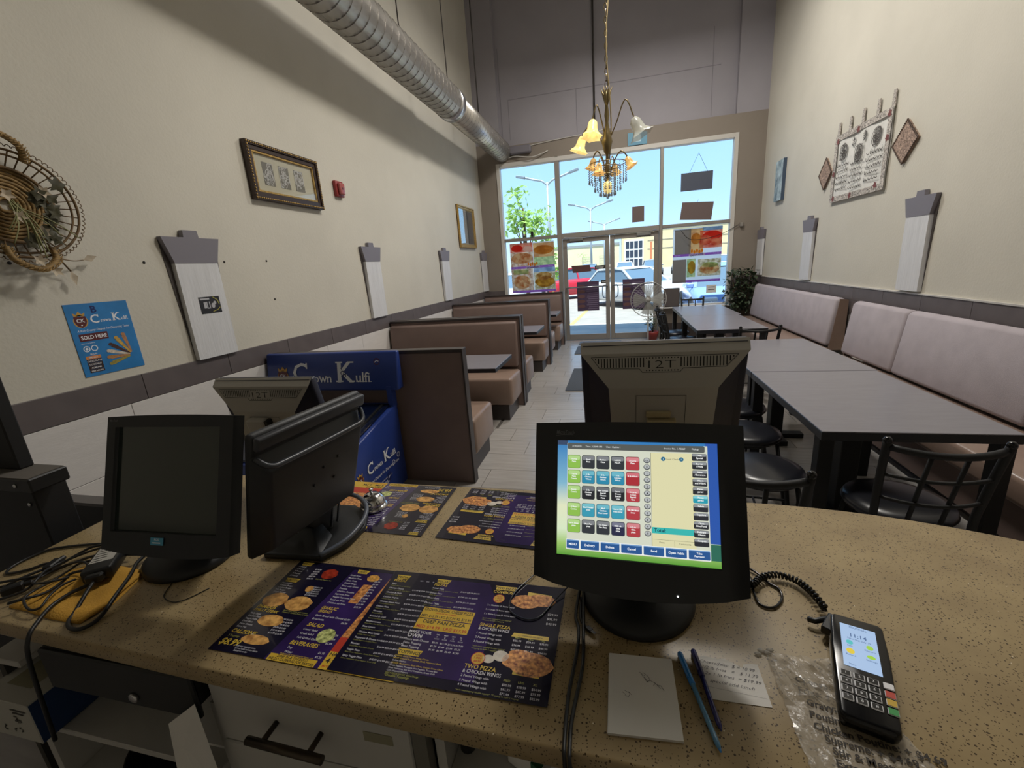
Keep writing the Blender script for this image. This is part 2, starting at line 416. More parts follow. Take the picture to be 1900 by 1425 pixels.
b = MB(); b.b2((0.80, YF-0.16, 0.605), (2.10, YF-0.005, 0.63)); struct('trim_4', b, white, bevel=0.004)
b = MB(); b.b2((-2.36, YF-0.16, 0.605), (-1.2, YF-0.005, 0.63)); struct('trim_5', b, white, bevel=0.004)
def door(n, x0, x1, hand):
    b = MB(); s = 0.085
    member(b, x0, 0.01, x0+s, 2.075, ym-0.02, ym+0.03); member(b, x1-s, 0.01, x1, 2.075, ym-0.02, ym+0.03)
    member(b, x0+s, 1.99, x1-s, 2.075, ym-0.02, ym+0.03); member(b, x0+s, 0.01, x1-s, 0.13, ym-0.02, ym+0.03)
    d = struct('door_%d' % n, b, alu, bevel=0.004)
    b = MB(); b.b2((x0+s, ym, 0.13), (x1-s, ym+0.006, 1.99)); b.build('pane', pane, d)
    b = MB(); z = 1.105
    b.tube([(x0+0.05, ym-0.08, z), (x1-0.05, ym-0.08, z)], 0.013, 8)
    for x in (x0+0.05, x1-0.05): b.tube([(x, ym-0.08, z), (x, ym-0.018, z)], 0.012, 8)
    b.build('push_bar', steel, d)
    hx = x1-0.14 if hand > 0 else x0+0.14; e = x1-0.04 if hand > 0 else x0+0.04
    b = MB(); b.tube(smooth_path([(e, ym+0.03, 1.10), (e, ym+0.08, 1.10), (hx, ym+0.09, 1.10), (hx, ym+0.09, 0.88), (e, ym+0.08, 0.86), (e, ym+0.03, 0.86)], 4), 0.011, 8); b.build('pull_handle', steel, d)
    b = MB(); hx = x0+0.28 if hand > 0 else x1-0.28
    b.b2((hx-0.13, ym-0.08, 2.02), (hx+0.13, ym-0.02, 2.07)); b.bar((hx+0.1, ym-0.06, 2.075), (hx+0.02*hand+0.25*(-hand), ym-0.2, 2.10), 0.02, 0.01); b.build('door_closer', steel, d, 0.003)
door(1, -1.09, -0.165, 1); door(2, -0.155, 0.765, -1)
# ------------------------------------------------------------------ outside
asph = mat('asphalt', '8f8b84', 0.9, var=0.10, vs=3)
conc = mat('concrete_walk', 'b0aca4', 0.9, var=0.05, vs=4)
b = MB(); b.b2((-60, YF+2.6, -0.4), (60, 130, -0.12)); struct('ground', b, asph)
b = MB(); b.b2((-60, YF+0.2, -0.4), (60, YF+2.6, -0.02)); struct('sidewalk', b, conc)
yel = mat('yellow_road_paint', 'd8c060', 0.8, var=0.1, vs=8)
for i, (x, l) in enumerate(((-1.35, 'yellow painted line on the asphalt in front of the left door'), (2.9, 'yellow painted line on the asphalt beyond the right window'))):
    b = MB(); b.bar((x, 12.1, -0.117), (x+0.25, 16.6, -0.117), 0.12, 0.006); tag(b.build('parking_line', yel), l, 'road marking')
# own building above the shop: parapet that throws the shade on the walk
b = MB(); b.b2((-30, YF+0.2, 3.9), (XL-0.2, YF+0.5, 6.4)); b.b2((XR+0.2, YF+0.2, -0.2), (30, YF+0.5, 6.4)); b.b2((-30, YF+0.2, -0.2), (XL-0.2, YF+0.5, 3.9)); b.b2((XL-0.2, YF+0.25, 3.9), (XR+0.2, YF+0.5, 6.4))
b.b2((-30, -3, 7.42), (30, YF+0.2, 7.6)); b.b2((-30, YF+0.2, 6.3), (30, YF+0.5, 6.4)); struct('wall_outer', b, taupe)
ybrick = mat('yellow_block_wall', 'd9c79a', 0.85, var=0.06, vs=0.8)
winb = mat('building_window', '3a4350', 0.15); framew = mat('building_white_trim', 'e8e6e0', 0.6)
t = thing('building', 'tall pale yellow block building with a white gridded entrance window', 'building', (0, 76, 0))
b = MB(); b.b2((0.6, 0, -0.2), (24, 14, 6.0)); b.build('wall', ybrick, t)
b = MB(); b.b2((0.5, -0.1, 5.9), (24.1, 14.1, 6.2)); b.build('parapet', framew, t)
for x0 in (1.0, 12.0):
    f = MB(); f.b2((x0, -0.12, 0.2), (x0+3.0, -0.01, 4.5)); fo = f.build('window', framew, t)
    for i in range(4):
        for j in range(3):
            f = MB(); f.b2((x0+0.2+i*0.68, -0.16, 0.4+j*1.38), (x0+0.76+i*0.68, -0.125, 1.5+j*1.38)); f.build('pane', winb, fo)
b = MB(); b.b2((5.0, -0.06, 0), (5.3, 0.0, 4.0)); b.build('downpipe', mat('orange_pipe', 'c87850', 0.6), t)
for z in (2.9, 4.2):
    b = MB(); b.b2((4.6, -0.05, z), (24, 0.0, z+0.07)); b.build('wall_joint', mat('joint_grey', '8f8a80', 0.8), t)
t = thing('building', 'low pale grey unit building with two loading doors and a flat roof', 'building', (-.3, 104, 0))
b = MB(); b.b2((-24, 0, -0.2), (0.55, 14, 4.9)); b.build('wall', mat('cream_block_wall', 'd6cfa8', 0.85, var=0.05, vs=0.7), t)
b = MB(); b.b2((-24.1, -0.1, 4.8), (0.65, 14, 5.3)); b.build('roof', mat('roof_grey', '8d9190', 0.7), t)
for x in (-6.6, -2.7):
    b = MB(); b.b2((x-1.1, -0.05, -0.1), (x+1.1, 0.0, 2.7)); d = b.build('loading_door', mat('loading_door_grey', 'a7a28e', 0.7), t)
    for k in range(5):
        p = MB(); p.b2((x-1.05, -0.08, 0.05+k*0.53), (x+1.05, -0.051, 0.53+k*0.53)); p.build('panel', mat('loading_door_cream', 'cbc4a2', 0.7), d)
polem = mat('galvanised_pole', '98a2a8', 0.5, metal=0.2); lampm = mat('lamp_head_grey', '7a848c', 0.5)
def street_lamp(x, y, h, span, label):
    t = thing('street_lamp', label, 'street lamp', (x, y, -0.12), 0, 'double armed lamps along the parking lot')
    b = MB(); b.tube([(0, 0, 0), (0, 0, h)], [0.14, 0.10], 8); b.build('pole', polem, t)
    b = MB(); b.lathe([(0.3, 0), (0.3, 0.7), (0.25, 0.75)], n=12); b.build('base', conc, t)
    for s in (-1, 1):
        b = MB(); b.tube(smooth_path([(0, 0, h-0.25), (s*span*0.12, 0, h+0.10), (s*span*0.3, 0, h+0.28), (s*span*0.5, 0, h+0.5)], 5), 0.085, 6); a = b.build('arm', polem, t)
        b = MB(); b.bar((s*span*0.5, 0, h+0.5), (s*(span*0.5+0.75), 0, h+0.68), 0.36, 0.18); b.build('lamp_head', lampm, a, 0.03)
street_lamp(-5.55, 38, 8.2, 3.6, 'nearest tall double armed street lamp behind the left pane')
street_lamp(-3.05, 54, 7.6, 3.6, 'second double armed street lamp, seen below the chandelier')
street_lamp(-2.15, 76, 7.4, 3.6, 'third and smaller double armed street lamp behind the middle pane')
street_lamp(-1.7, 100, 6.6, 4.0, 'farthest double armed street lamp just above the door head')
# tree
barkm = mat('bark', '6d5a45', 0.9); leafm = translucent('tree_leaf', '9fc46a', 0.3, 3, 'b7d67e', 0.45)
def tree(x, y, blobs, label, n, trunk):
    t = thing('tree', label, 'tree', (x, y, -0.12))
    b = MB(); b.tube([(0, 0, 0), (0.03, 0, trunk*0.6), (0.0, 0, trunk)], [0.07, 0.055, 0.03], 7); b.build('trunk', barkm, t)
    b = MB()
    for bx, bz, rr in blobs: b.tube([(0, 0, trunk*0.55), (bx*0.6, 0.05, trunk*0.55+(bz-trunk*0.55)*0.7), (bx, 0.0, bz)], [0.025, 0.015, 0.006], 5)
    b.build('branch', barkm, t)
    b = MB()
    for bx, bz, rr in blobs:
        for i in range(int(n*rr*rr*9)):
            p = Vector((R.gauss(0, 0.45), R.gauss(0, 0.45), R.gauss(0, 0.45)))*rr+Vector((bx, 0, bz))
            u = Vector((R.uniform(-1, 1), R.uniform(-1, 1), R.uniform(-.6, .6))).normalized(); w = u.orthogonal().normalized()
            w.rotate(Matrix.Rotation(R.uniform(0, 6), 3, u)); s = R.uniform(0.07, 0.12)
            b.face([p-u*s, p+w*s*0.45, p+u*s, p-w*s*0.45])
    o = b.build('foliage', leafm, t); o['kind'] = 'stuff'
tree(-2.75, 13.6, [(-0.15, 3.75, 0.32), (-0.35, 3.3, 0.34), (0.05, 3.1, 0.38), (0.55, 3.05, 0.36), (0.3, 2.75, 0.4), (0.75, 2.5, 0.3), (0.8, 2.0, 0.3), (0.85, 1.5, 0.26), (-0.3, 2.85, 0.3), (0.7, 1.1, 0.22)], 'young light green tree behind the left window pane', 60, 3.4)
tree(-5.3, 70, [(0, 2.6, 0.9), (0.1, 1.9, 0.7)], 'small distant green tree between the lamp posts', 8, 2.4)
# cars
carglass = mat('car_glass', '5a6f80', 0.06); tyre = mat('tyre', '1c1c1d', 0.8); rim = mat('wheel_alloy', 'b8bcc0', 0.3, metal=0.8); lampw = mat('headlamp', 'eef2f6', 0.1)
def car(loc, rz, paint, label, h=1.5, L=4.5, w=1.82, group=None):
    t = thing('car', label, 'car', loc, rz, group)
    hw = w/2; b = MB(); b.smooth = True
    st = [(-L/2, .45, .72, .80), (-L/2+.12, .30, .88, .92), (-L*.30, .24, .96, 1.0), (0, .22, .95, 1.0), (L*.20, .24, .93, 1.0), (L*.36, .26, .86, .97), (L/2-.15, .30, .74, .88), (L/2, .42, .60, .74)]
    vs = []
    for x, z0, z1, k in st:
        z1 *= h/1.5; wv = hw*k
        vs += [(x, -wv*.9, z0), (x, -wv, z0+.12), (x, -wv, z1-.14), (x, -wv*.9, z1), (x, wv*.9, z1), (x, wv, z1-.14), (x, wv, z0+.12), (x, wv*.9, z0)]
    fs = []
    for i in range(len(st)-1):
        for j in range(8): fs.append((i*8+j, i*8+(j+1) % 8, (i+1)*8+(j+1) % 8, (i+1)*8+j))
    fs += [tuple(range(7, -1, -1)), tuple((len(st)-1)*8+j for j in range(8))]
    b.add(vs, fs, True); b.build('body', paint, t)
    zb, zt = .90*h/1.5, h-.04
    b = MB(); prof = [(-L*.40, zb, .86), (-L*.28, zt-.04, .70), (-L*.02, zt, .72), (L*.06, zt-.05, .70), (L*.24, zb, .86)]
    vs = []
    for x, z, k in prof: vs += [(x, -hw*k, z), (x, hw*k, z)]
    b.add(vs, [(0, 1, 3, 2), (2, 3, 5, 4), (4, 5, 7, 6), (6, 7, 9, 8), (0, 2, 4, 6, 8), (9, 7, 5, 3, 1), (0, 8, 9, 1)], False); b.build('windows', carglass, t)
    b = MB(); b.add([(-L*.29, -hw*.68, zt-.03), (-L*.29, hw*.68, zt-.03), (-L*.02, -hw*.71, zt+.012), (-L*.02, hw*.71, zt+.012), (L*.07, -hw*.69, zt-.045), (L*.07, hw*.69, zt-.045), (-L*.1, 0, zt+.05)],
          [(0, 2, 6), (2, 4, 5, 3, 6), (3, 1, 6), (1, 0, 6)], True)
    for s in (-1, 1):
        for i in range(4):
            p, q = prof[i], prof[i+1]; b.bar((p[0], s*hw*p[2], p[1]), (q[0], s*hw*q[2], q[1]), .07, .05)
        b.bar((-L*.1, s*hw*.87, zb), (-L*.08, s*hw*.71, zt-.02), .08, .04)
    b.build('roof', paint, t)
    for sx in (-L*.31, L*.31):
        for s in (-1, 1):
            M = Matrix.Rotation(PI/2, 3, 'X')
            b = MB(); b.lathe([(.20, -.1), (.31, -.1), (.335, -.07), (.335, .07), (.31, .1), (.20, .1)], (sx, s*(hw-.08), .335), 18, M); wh = b.build('wheel', tyre, t)
            b = MB(); b.lathe([(.03, -.11), (.2, -.09), (.2, .09), (.03, .11)], (sx, s*(hw-.08), .335), 12, M); b.build('hub', rim, wh)
    for s in (-1, 1):
        b = MB(); b.box((L*.21, s*(hw*.98), zb+.06), (.12, .2, .13)); b.build('mirror', paint, t, .03)
        b = MB(); b.box((L/2-.12, s*hw*.62, .66*h/1.5), (.24, .36, .12)); b.build('headlight', lampw, t, .03)
    b = MB(); b.box((L/2-.02, 0, .42), (.12, w*.62, .16)); b.build('grille', blackm, t, .02)
silver = mat('silver_car_paint', 'd4d8dc', 0.25, coat=0.5); redp = mat('red_car_paint', 'c0283a', 0.3, coat=0.5); bluep = mat('pale_blue_car_paint', '7f9dd4', 0.25, coat=0.5); whitep = mat('white_car_paint', 'eceeee', 0.25, coat=0.5); greyp = mat('grey_car_paint', '7d858c', 0.3, coat=0.4)
car((0.50, 17.4, -0.12), rad(-52), silver, 'silver crossover car parked just outside the glass doors', 1.44, 4.5)
car((2.75, 13.2, -0.12), rad(-92), bluep, 'pale blue car parked outside the right window', 1.45, 3.9)
car((-2.55, 22.5, -0.12), rad(200), redp, 'red car parked behind the left door', 1.5)
car((-4.4, 18.4, -0.12), rad(-100), whitep, 'white car parked behind the left window poster', 1.5)
for i, (x, y, p, l) in enumerate(((0.6, 44, whitep, 'distant white car left of the gridded window'), (3.2, 46, greyp, 'distant grey car below the gridded window'), (6.0, 45, silver, 'distant silver car right of the gridded window'), (9.2, 44, whitep, 'distant white car behind the right door frame'), (-2.9, 47, greyp, 'distant grey car near the lamp posts'))):
    car((x, y, -0.12), rad(-90), p, l, 1.5, group='cars at the far side of the lot')

# ------------------------------------------------------------------ duct, rods, cables
galv = mat('galvanised_duct', 'bdb8b0', 0.34, metal=0.85, var=0.08, vs=3)
seam = mat('duct_seam', '7d7873', 0.4, metal=0.7)
t = thing('spiral_duct', 'long round spiral metal air duct hung along the left wall', 'air duct', (-2.2, 0, 3.8))
rod = mat('hanger_rod', '4a4644', 0.5, metal=0.6)
def ductseg(y0, y1, r, par):
    n = 28
    b = MB(); b.tube([(0, y0, 0), (0, y1, 0)], r, n); o = b.build('duct_pipe', galv, par)
    b = MB(); k = int((y1-y0)/0.125*18); pts = []
    for i in range(k+1):
        a = 2*PI*i/18; pts.append((r*math.cos(a), y0+0.125*i/18, r*math.sin(a)))
    b.tube(pts, 0.0045, 4); b.build('spiral_seam', seam, o)
ductseg(-2.4, 6.3, 0.205, t); ductseg(6.3, 9.12, 0.185, t)
b = MB(); b.tube([(0, 6.24, 0), (0, 6.40, 0)], 0.212, 28); b.build('joint_collar', steel, t)
b = MB(); b.tube([(0, 9.10, 0), (0, 9.19, 0)], 0.175, 28); b.build('end_cap', galv, t)
for y in (1.6, 4.95, 6.32, 7.7):
    b = MB(); b.tube([(0, y, 0.2), (0, y, 3.4)], 0.007 if y != 7.7 else 0.012, 6); b.build('hanger_rod', rod, t)
b = MB(); b.tube([(-0.41, YF+0.07, 4.1), (-0.41, YF+0.07, 7.19)], 0.016, 8); tag(b.build('conduit', rod), 'thin dark conduit running up the grey upper wall', 'pipe')
b = MB(); b.tube(smooth_path([(-2.2, YF-0.012, 3.80), (-1.3, YF-0.012, 3.88), (-0.4, YF-0.012, 3.93), (-0.1, YF-0.012, 3.97)], 6), 0.008, 6); tag(b.build('cable', aluw), 'white cable strung above the shopfront window', 'cable')
b = MB(); b.b2((-2.04, YF-0.12, 3.72), (-1.62, YF-0.004, 3.86)); o = tag(b.build('air_diffuser', mat('diffuser_grey', '77737a', 0.6), bevel=0.02), 'small grey box on the wall beside the duct end', 'vent')
b = MB(); b.tube(smooth_path([(-2.15, YF-0.02, 3.66), (-1.95, YF-0.06, 3.69), (-1.6, YF-0.1, 3.63), (-1.3, YF-0.02, 3.72)], 5), 0.009, 6); tag(b.build('cable', aluw), 'white looped cable below the grey box by the duct end', 'cable')
b = MB(); b.b2((0.19, YF-0.03, 3.61), (0.53, YF-0.003, 3.82)); t = tag(b.build('exit_sign', mat('sign_teal', '5f94ad', 0.5)), 'small blue sign on the wall above the window', 'sign')
b = MB(); b.b2((0.29, YF-0.033, 3.66), (0.42, YF-0.0301, 3.78)); b.build('pictogram', mat('sign_pale', 'b7d3de', 0.5), t)

# ------------------------------------------------------------------ chandelier
gold = mat('antique_gold', '7f7050', 0.35, metal=0.8)
amber = mat('amber_shade_lit', 'ffd488', 0.3, emit=0.85, var=0.3, vs=25); ambero = mat('amber_shade_dim', 'eebb74', 0.3, emit=0.5, var=0.3, vs=25)
clear = mat('ribbed_clear_glass', 'c9cac0', 0.15, alpha=0.6); bulbm = mat('glowing_bulb', 'ffe9b0', 0.3, emit=4.0)
crys = mat('crystal', 'a9b0b4', 0.05, alpha=0.7)
cx, cy = -0.09, 4.5
t = thing('chandelier', 'gold chandelier with amber tulip shades and crystal strands', 'chandelier', (cx, cy, 2.2))
b = MB()
for i in range(86):
    z = 0.86+i*0.048; a = 0 if i % 2 else PI/2; ca, sa = math.cos(a), math.sin(a)
    b.tube([(0.013*math.cos(q)*ca, 0.013*math.cos(q)*sa, z+0.03*math.sin(q)) for q in [2*PI*k/8 for k in range(8)]], 0.0035, 4, closed=True)
b.build('chain', gold, t)
b = MB(); b.tube(smooth_path([(0.02+0.018*math.sin(k*1.3), 0.012*math.cos(k*1.1), 0.3+k*0.25) for k in range(19)], 4), 0.006, 5); b.build('cord', mat('chandelier_cord', '8d7c55', 0.5), t)
b = MB(); b.lathe([(.012, .86), (.03, .80), (.012, .74), (.022, .66), (.014, .60), (.03, .52), (.05, .44), (.03, .36), (.014, .34), (.016, .27), (.04, .22), (.03, .17), (.004, .10)], n=14); b.build('stem', gold, t)
b = MB()
for k in range(6):
    a = k*PI/3; b.tube([(0, 0, .72), (.025*math.cos(a), .025*math.sin(a), .82), (.05*math.cos(a), .05*math.sin(a), .88)], [.008, .012, .002], 5)
b.build('leaf_finial', gold, t)
def tulip(b, p, d, s, n=18):
    d = Vector(d).normalized(); x = d.orthogonal().normalized(); M = Matrix((x, d.cross(x), d)).transposed()
    prof = [(.018, 0), (.032, .02), (.036, .05), (.040, .08), (.055, .105), (.072, .118)]
    vs = []; fs = []
    for r, z in prof:
        for j in range(n):
            a = 2*PI*j/n; w = 1+(.16*math.cos(6*a) if z > .09 else .05*math.cos(6*a))
            vs.append(M @ Vector((r*s*w*math.cos(a), r*s*w*math.sin(a), z*s))+Vector(p))
    for i in range(len(prof)-1):
        for j in range(n): fs.append((i*n+j, i*n+(j+1) % n, (i+1)*n+(j+1) % n, (i+1)*n+j))
    b.add(vs, fs, True)
def arm(p, top, dirn, m, s, lit):
    p = Vector(p)
    q = MB(); q.tube(smooth_path([(0.015*(1 if p.x > 0 else -1), 0, p.z-.15), (p.x*.35, p.y*.35, p.z-.02), (p.x*.7, p.y*.7, top), tuple(p+Vector((0, 0, .02))), tuple(p)], 5), .006, 6); a = q.build('arm', gold, t)
    q = MB(); tulip(q, p, dirn, s); q.build('tulip_shade', m, a)
    if lit:
        q = MB(); q.ball(p+Vector(dirn).normalized()*.05*s, .016*s, 10); q.build('bulb', bulbm, a)
arm((-.12, -.06, .62), .74, (-.1, -.25, -1), amber, 1.25, True)
arm((-.22, .06, .53), .60, (-.35, 0, -1), amber, 1.15, True)
arm((.23, -.02, .60), .76, (.5, -.05, -1), clear, 1.4, False)
for p, dd, l in (((-.12, -.04, .31), (-.3, -.1, -1), True), ((-.07, -.12, .25), (-.05, -.2, -1), True), ((.17, -.02, .29), (.6, -.1, -1), True), ((.06, .14, .28), (.2, .6, -1), True)): arm(p, p[2]+.06, dd, ambero, .8, l)
b = MB(); b.lathe([(.0, .12), (.035, .10), (.04, .05), (.03, .01), (.0, .0)], n=14); b.build('centre_globe', amber, t)
for k, (rr, z0, z1) in enumerate(((.17, .26, .12), (.12, .23, .05), (.075, .17, .01))):
    q = MB(); q.tube([(rr*math.cos(2*PI*j/24), rr*math.sin(2*PI*j/24), z0) for j in range(24)], .004, 5, closed=True); h = q.build('crystal_hoop', gold, t)
    q = MB(); n = 22 if k == 0 else 18
    for j in range(n):
        a = 2*PI*j/n; m_ = int((z0-z1)/.02)
        for i in range(m_): q.ball((rr*math.cos(a), rr*math.sin(a), z0-.012-i*.02), .006, 5)
        q.ball((rr*math.cos(a), rr*math.sin(a), z1-.012), .010, 6, (.7, .7, 1.5))
    o = q.build('crystal_strand', crys, h); o['kind'] = 'stuff'
b = MB()
for a in range(5): b.ball((.03*math.cos(a*1.26), .03*math.sin(a*1.26), -.01), .013, 8)
b.ball((0, 0, -.03), .014, 8); b.build('crystal_drop', crys, t)

# ------------------------------------------------------------------ banquettes, booths
def booth_seat(t, y0, y1, name='seat'):
    """cushion and plinth between two y, aisle end at x=-1.1 (local x 0)"""
    q = MB(); q.b2((-1.60, y0, .17), (0.0, y1, .47)); q.build(name, brownseat, t, 0.035, 3)
    q = MB(); q.b2((-1.60, min(y0, y1)+.02, 0), (-.05, max(y0, y1)-.02, .17)); q.build('plinth', dark, t, .004)
def booth_back(t, yb, yf, face):
    """leaning back: panel between yb (foot) and yf; face=-1 cushion to camera"""
    q = MB(); q.prism([(yb-.03, 0), (yb+.03, 0), (yb+.03, 1.04), (yb-.03, 1.04)], -1.615, 0.0, 'x'); p = q.build('back_panel', brown, t, .004)
    q = MB(); q.b2((-1.615, yb-.04, 1.04), (0.006, yb+.04, 1.065)); q.b2((0.0, yb-.04, .0), (0.012, yb+.04, 1.065)); q.build('trim_edge', dark, p, .003)
    if face:
        y0 = yb+face*.03; y1 = yb+face*.12
        q = MB(); q.prism([(y0, .50), (y1+face*.02, .50), (y1-face*.03, 1.0), (y0, 1.02)], -1.60, -.025, 'x'); q.build('backrest', brown, t, .018, 2)
# local origin at (-1.1, y, 0)
t = thing('booth_bench', 'brown booth bench nearest the counter with its plain back to the freezer', 'bench', (-1.1, 2.92, 0), 0, 'brown booth benches along the left wall')
booth_back(t, 0, 0, 1); booth_seat(t, .10, .62)
t = thing('booth_bench', 'back-to-back brown booth bench, second from the counter', 'bench', (-1.1, 4.90, 0), 0, 'brown booth benches along the left wall')
booth_back(t, -.05, 0, -1); booth_seat(t, -.62, -.14); booth_back(t, .06, 0, 1); booth_seat(t, .16, .64)
t = thing('booth_bench', 'back-to-back brown booth bench, third from the counter', 'bench', (-1.1, 7.04, 0), 0, 'brown booth benches along the left wall')
booth_back(t, -.05, 0, -1); booth_seat(t, -.58, -.14); booth_back(t, .06, 0, 1); booth_seat(t, .16, .60)
t = thing('booth_bench', 'single brown booth bench against the shopfront window', 'bench', (-1.08, 8.74, 0), 0, 'brown booth benches along the left wall')
booth_back(t, .05, 0, -1); booth_seat(t, -.56, -.04)
edge = mat('table_edge', '55504e', 0.4)
def booth_table(y, label):
    t = thing('booth_table', label, 'table', (-1.06, y, 0), 0, 'dark tables of the booths')
    q = MB(); q.b2((-1.60, -.31, .71), (0, .31, .744)); q.build('edge_band', mat('table_edge_black', '1f2026', .4), t, .002); q = MB(); q.b2((-1.60, -.31, .744), (0, .31, .75)); q.build('tabletop', tablem, t, .002)
    q = MB(); q.lathe([(.05, .03), (.035, .08), (.035, .70), (.12, .714)], (-.55, 0, 0), 14); q.build('pedestal', blackm, t)
    q = MB(); q.lathe([(.26, 0), (.25, .02), (.06, .04)], (-.55, 0, 0), 20); q.build('foot', blackm, t)
booth_table(3.90, 'dark booth table between the first and second brown benches')
booth_table(5.98, 'dark booth table between the second and third brown benches')
booth_table(7.92, 'dark booth table nearest the shopfront window')
def banquette(y0, y1, cuts, label):
    t = thing('banquette', label, 'bench', (XR-.03, (y0+y1)/2, 0), 0, 'mauve banquettes along the right wall')
    h = (y1-y0)/2
    q = MB(); q.b2((-.56, -h, .06), (0, h, .30)); q.build('base', brown, t, .006)
    q = MB(); q.b2((-.62, -h, .30), (-.12, h, .45)); q.build('seat', brownseat, t, .03, 3)
    q = MB(); q.b2((-.50, -h+.02, 0), (-.02, h-.02, .06)); q.build('plinth', dark, t)
    ys = [-h]+[c-(y0+y1)/2 for c in cuts]+[h]
    for i in range(len(ys)-1):
        q = MB(); q.prism([(-.19, .47), (-.04, .47), (-.02, 1.0), (-.09, 1.02), (-.125, .98)], ys[i]+.002, ys[i+1]-.002, 'y'); q.build('backrest', mauve, t, .035, 3)
    for s in (-h-.004, h-.010):
        q = MB(); q.prism([(-.15, .42), (-.0, .42), (0, .99), (-.085, 1.0)], s, s+.014, 'y'); q.build('end_panel', brownseat, t)
banquette(5.62, 8.70, [], 'mauve padded banquette at the window end of the right wall')
banquette(1.62, 5.26, [3.0, 4.35], 'long mauve padded banquette behind the two nearest tables')

# ------------------------------------------------------------------ tables and chairs on the right
def dining_table(x0, y0, x1, y1, label, leg):
    t = thing('dining_table', label, 'table', ((x0+x1)/2, (y0+y1)/2, 0), 0, 'dark dining tables by the banquette')
    hx, hy = (x1-x0)/2, (y1-y0)/2
    q = MB(); q.b2((-hx, -hy, .703), (hx, hy, .744)); q.build('edge_band', mat('table_edge_black', '1f2026', .4), t, .002); q = MB(); q.b2((-hx, -hy, .744), (hx, hy, .75)); q.build('tabletop', tablem, t, .002)
    for sx, sy in ((-1, -1), (-1, 1), (1, -1), (1, 1)):
        q = MB(); q.b2((sx*(hx-.035)-.032, sy*(hy-.05)-.032, 0), (sx*(hx-.035)+.032, sy*(hy-.05)+.032, .705)); q.build('leg', blackm, t, .003)
    q = MB(); q.b2((-.05, -.05, .03), (.05, .05, .705)); q.build('pedestal', blackm, t, .004)
    q = MB(); q.b2((-.22, -.04, 0), (.22, .04, .04)); q.b2((-.04, -.22, 0), (.04, .22, .04)); q.build('foot', blackm, t)
dining_table(.93, 2.19, 1.70, 3.345, 'dark rectangular dining table nearest the counter', 0)
dining_table(.93, 3.355, 1.71, 4.62, 'dark dining table pushed against the far end of the nearest one', 0)
dining_table(.88, 5.33, 1.62, 6.63, 'near one of two joined dark tables by the window end', 0)
dining_table(.90, 6.64, 1.66, 7.95, 'dark table nearest the window and the potted plant', 0)
seatm = mat('black_seat_vinyl', '191a20', 0.28, var=0.1, vs=8)
def make_chair(label):
    """metal cafe chair, seat towards +y, lattice back at y=-0.2"""
    t = thing('cafe_chair', label, 'chair', (0, 0, 0), 0, 'black metal cafe chairs with lattice backs')
    q = MB(); q.lathe([(.15, .435), (.195, .44), (.205, .455), (.195, .475), (.15, .487), (0, .49)], n=28); q.build('seat', seatm, t)
    q = MB(); q.lathe([(.17, .42), (.175, .436)], n=24); q.build('seat_ring', blackm, t)
    for s in (-1, 1):
        q = MB(); q.tube([(s*.13, .14, .43), (s*.18, .2, 0)], .012, 8); q.build('leg', blackm, t)
        q = MB(); q.tube(smooth_path([(s*.18, -.25, 0), (s*.165, -.19, .42), (s*.172, -.205, .62), (s*.185, -.25, .85)], 5), .0155, 8); q.build('leg', blackm, t)
        q = MB(); q.ball((s*.185, -.25, .852), .0165, 10); q.build('post_cap', blackg, t)
    def rail(z, y, r, w=.18, dp=.035):
        pts = [(-w+2*w*i/10, y-dp*(1-(2*i/10-1)**2), z-.012*(1-(2*i/10-1)**2)) for i in range(11)]
        q = MB(); q.tube(pts, r, 6); return q
    rail(.825, -.245, .015, .18, .05).build('top_rail', blackm, t)
    rail(.70, -.222, .008, .178).build('slat', blackm, t); rail(.59, -.205, .008, .17).build('slat', blackm, t)
    for x in (-.055, .055):
        q = MB(); q.tube([(x, -.20, .47), (x, -.235, .62), (x, -.285, .815)], .009, 6); q.build('upright', blackm, t)
    q = MB(); q.tube([(-.165, .17, .2), (-.172, -.22, .2)], .007, 6); q.tube([(.165, .17, .2), (.172, -.22, .2)], .007, 6); q.tube([(-.165, .0, .2), (.165, .0, .2)], .007, 6); q.build('stretcher', blackm, t)
    return t
ch = make_chair('black cafe chair at the counter end of the nearest table, lattice back to the counter'); ch.location = (1.21, 2.08, 0); ch.rotation_euler = (0, 0, rad(-4))
dup(ch, 'black cafe chair first of the row on the aisle side of the nearest table', (.74, 2.36, 0), rad(-96))
dup(ch, 'black cafe chair middle of the row on the aisle side of the nearest table', (.80, 2.90, 0), rad(-88))
dup(ch, 'black cafe chair last of the row on the aisle side of the nearest table', (.86, 3.42, 0), rad(-92))
dup(ch, 'black cafe chair between the counter and the row of aisle chairs', (.50, 1.80, 0), rad(-12))
dup(ch, 'black cafe chair on the aisle side of the joined far tables, nearer the counter', (.86, 6.42, 0), rad(-90))
dup(ch, 'black cafe chair on the aisle side of the joined far tables, nearer the doors', (.84, 7.00, 0), rad(-90))
dup(ch, 'black cafe chair at the window end of the far tables', (1.28, 8.12, 0), rad(180))
dup(ch, 'black cafe chair at the gap between the second and third tables', (1.36, 5.02, 0), rad(4))

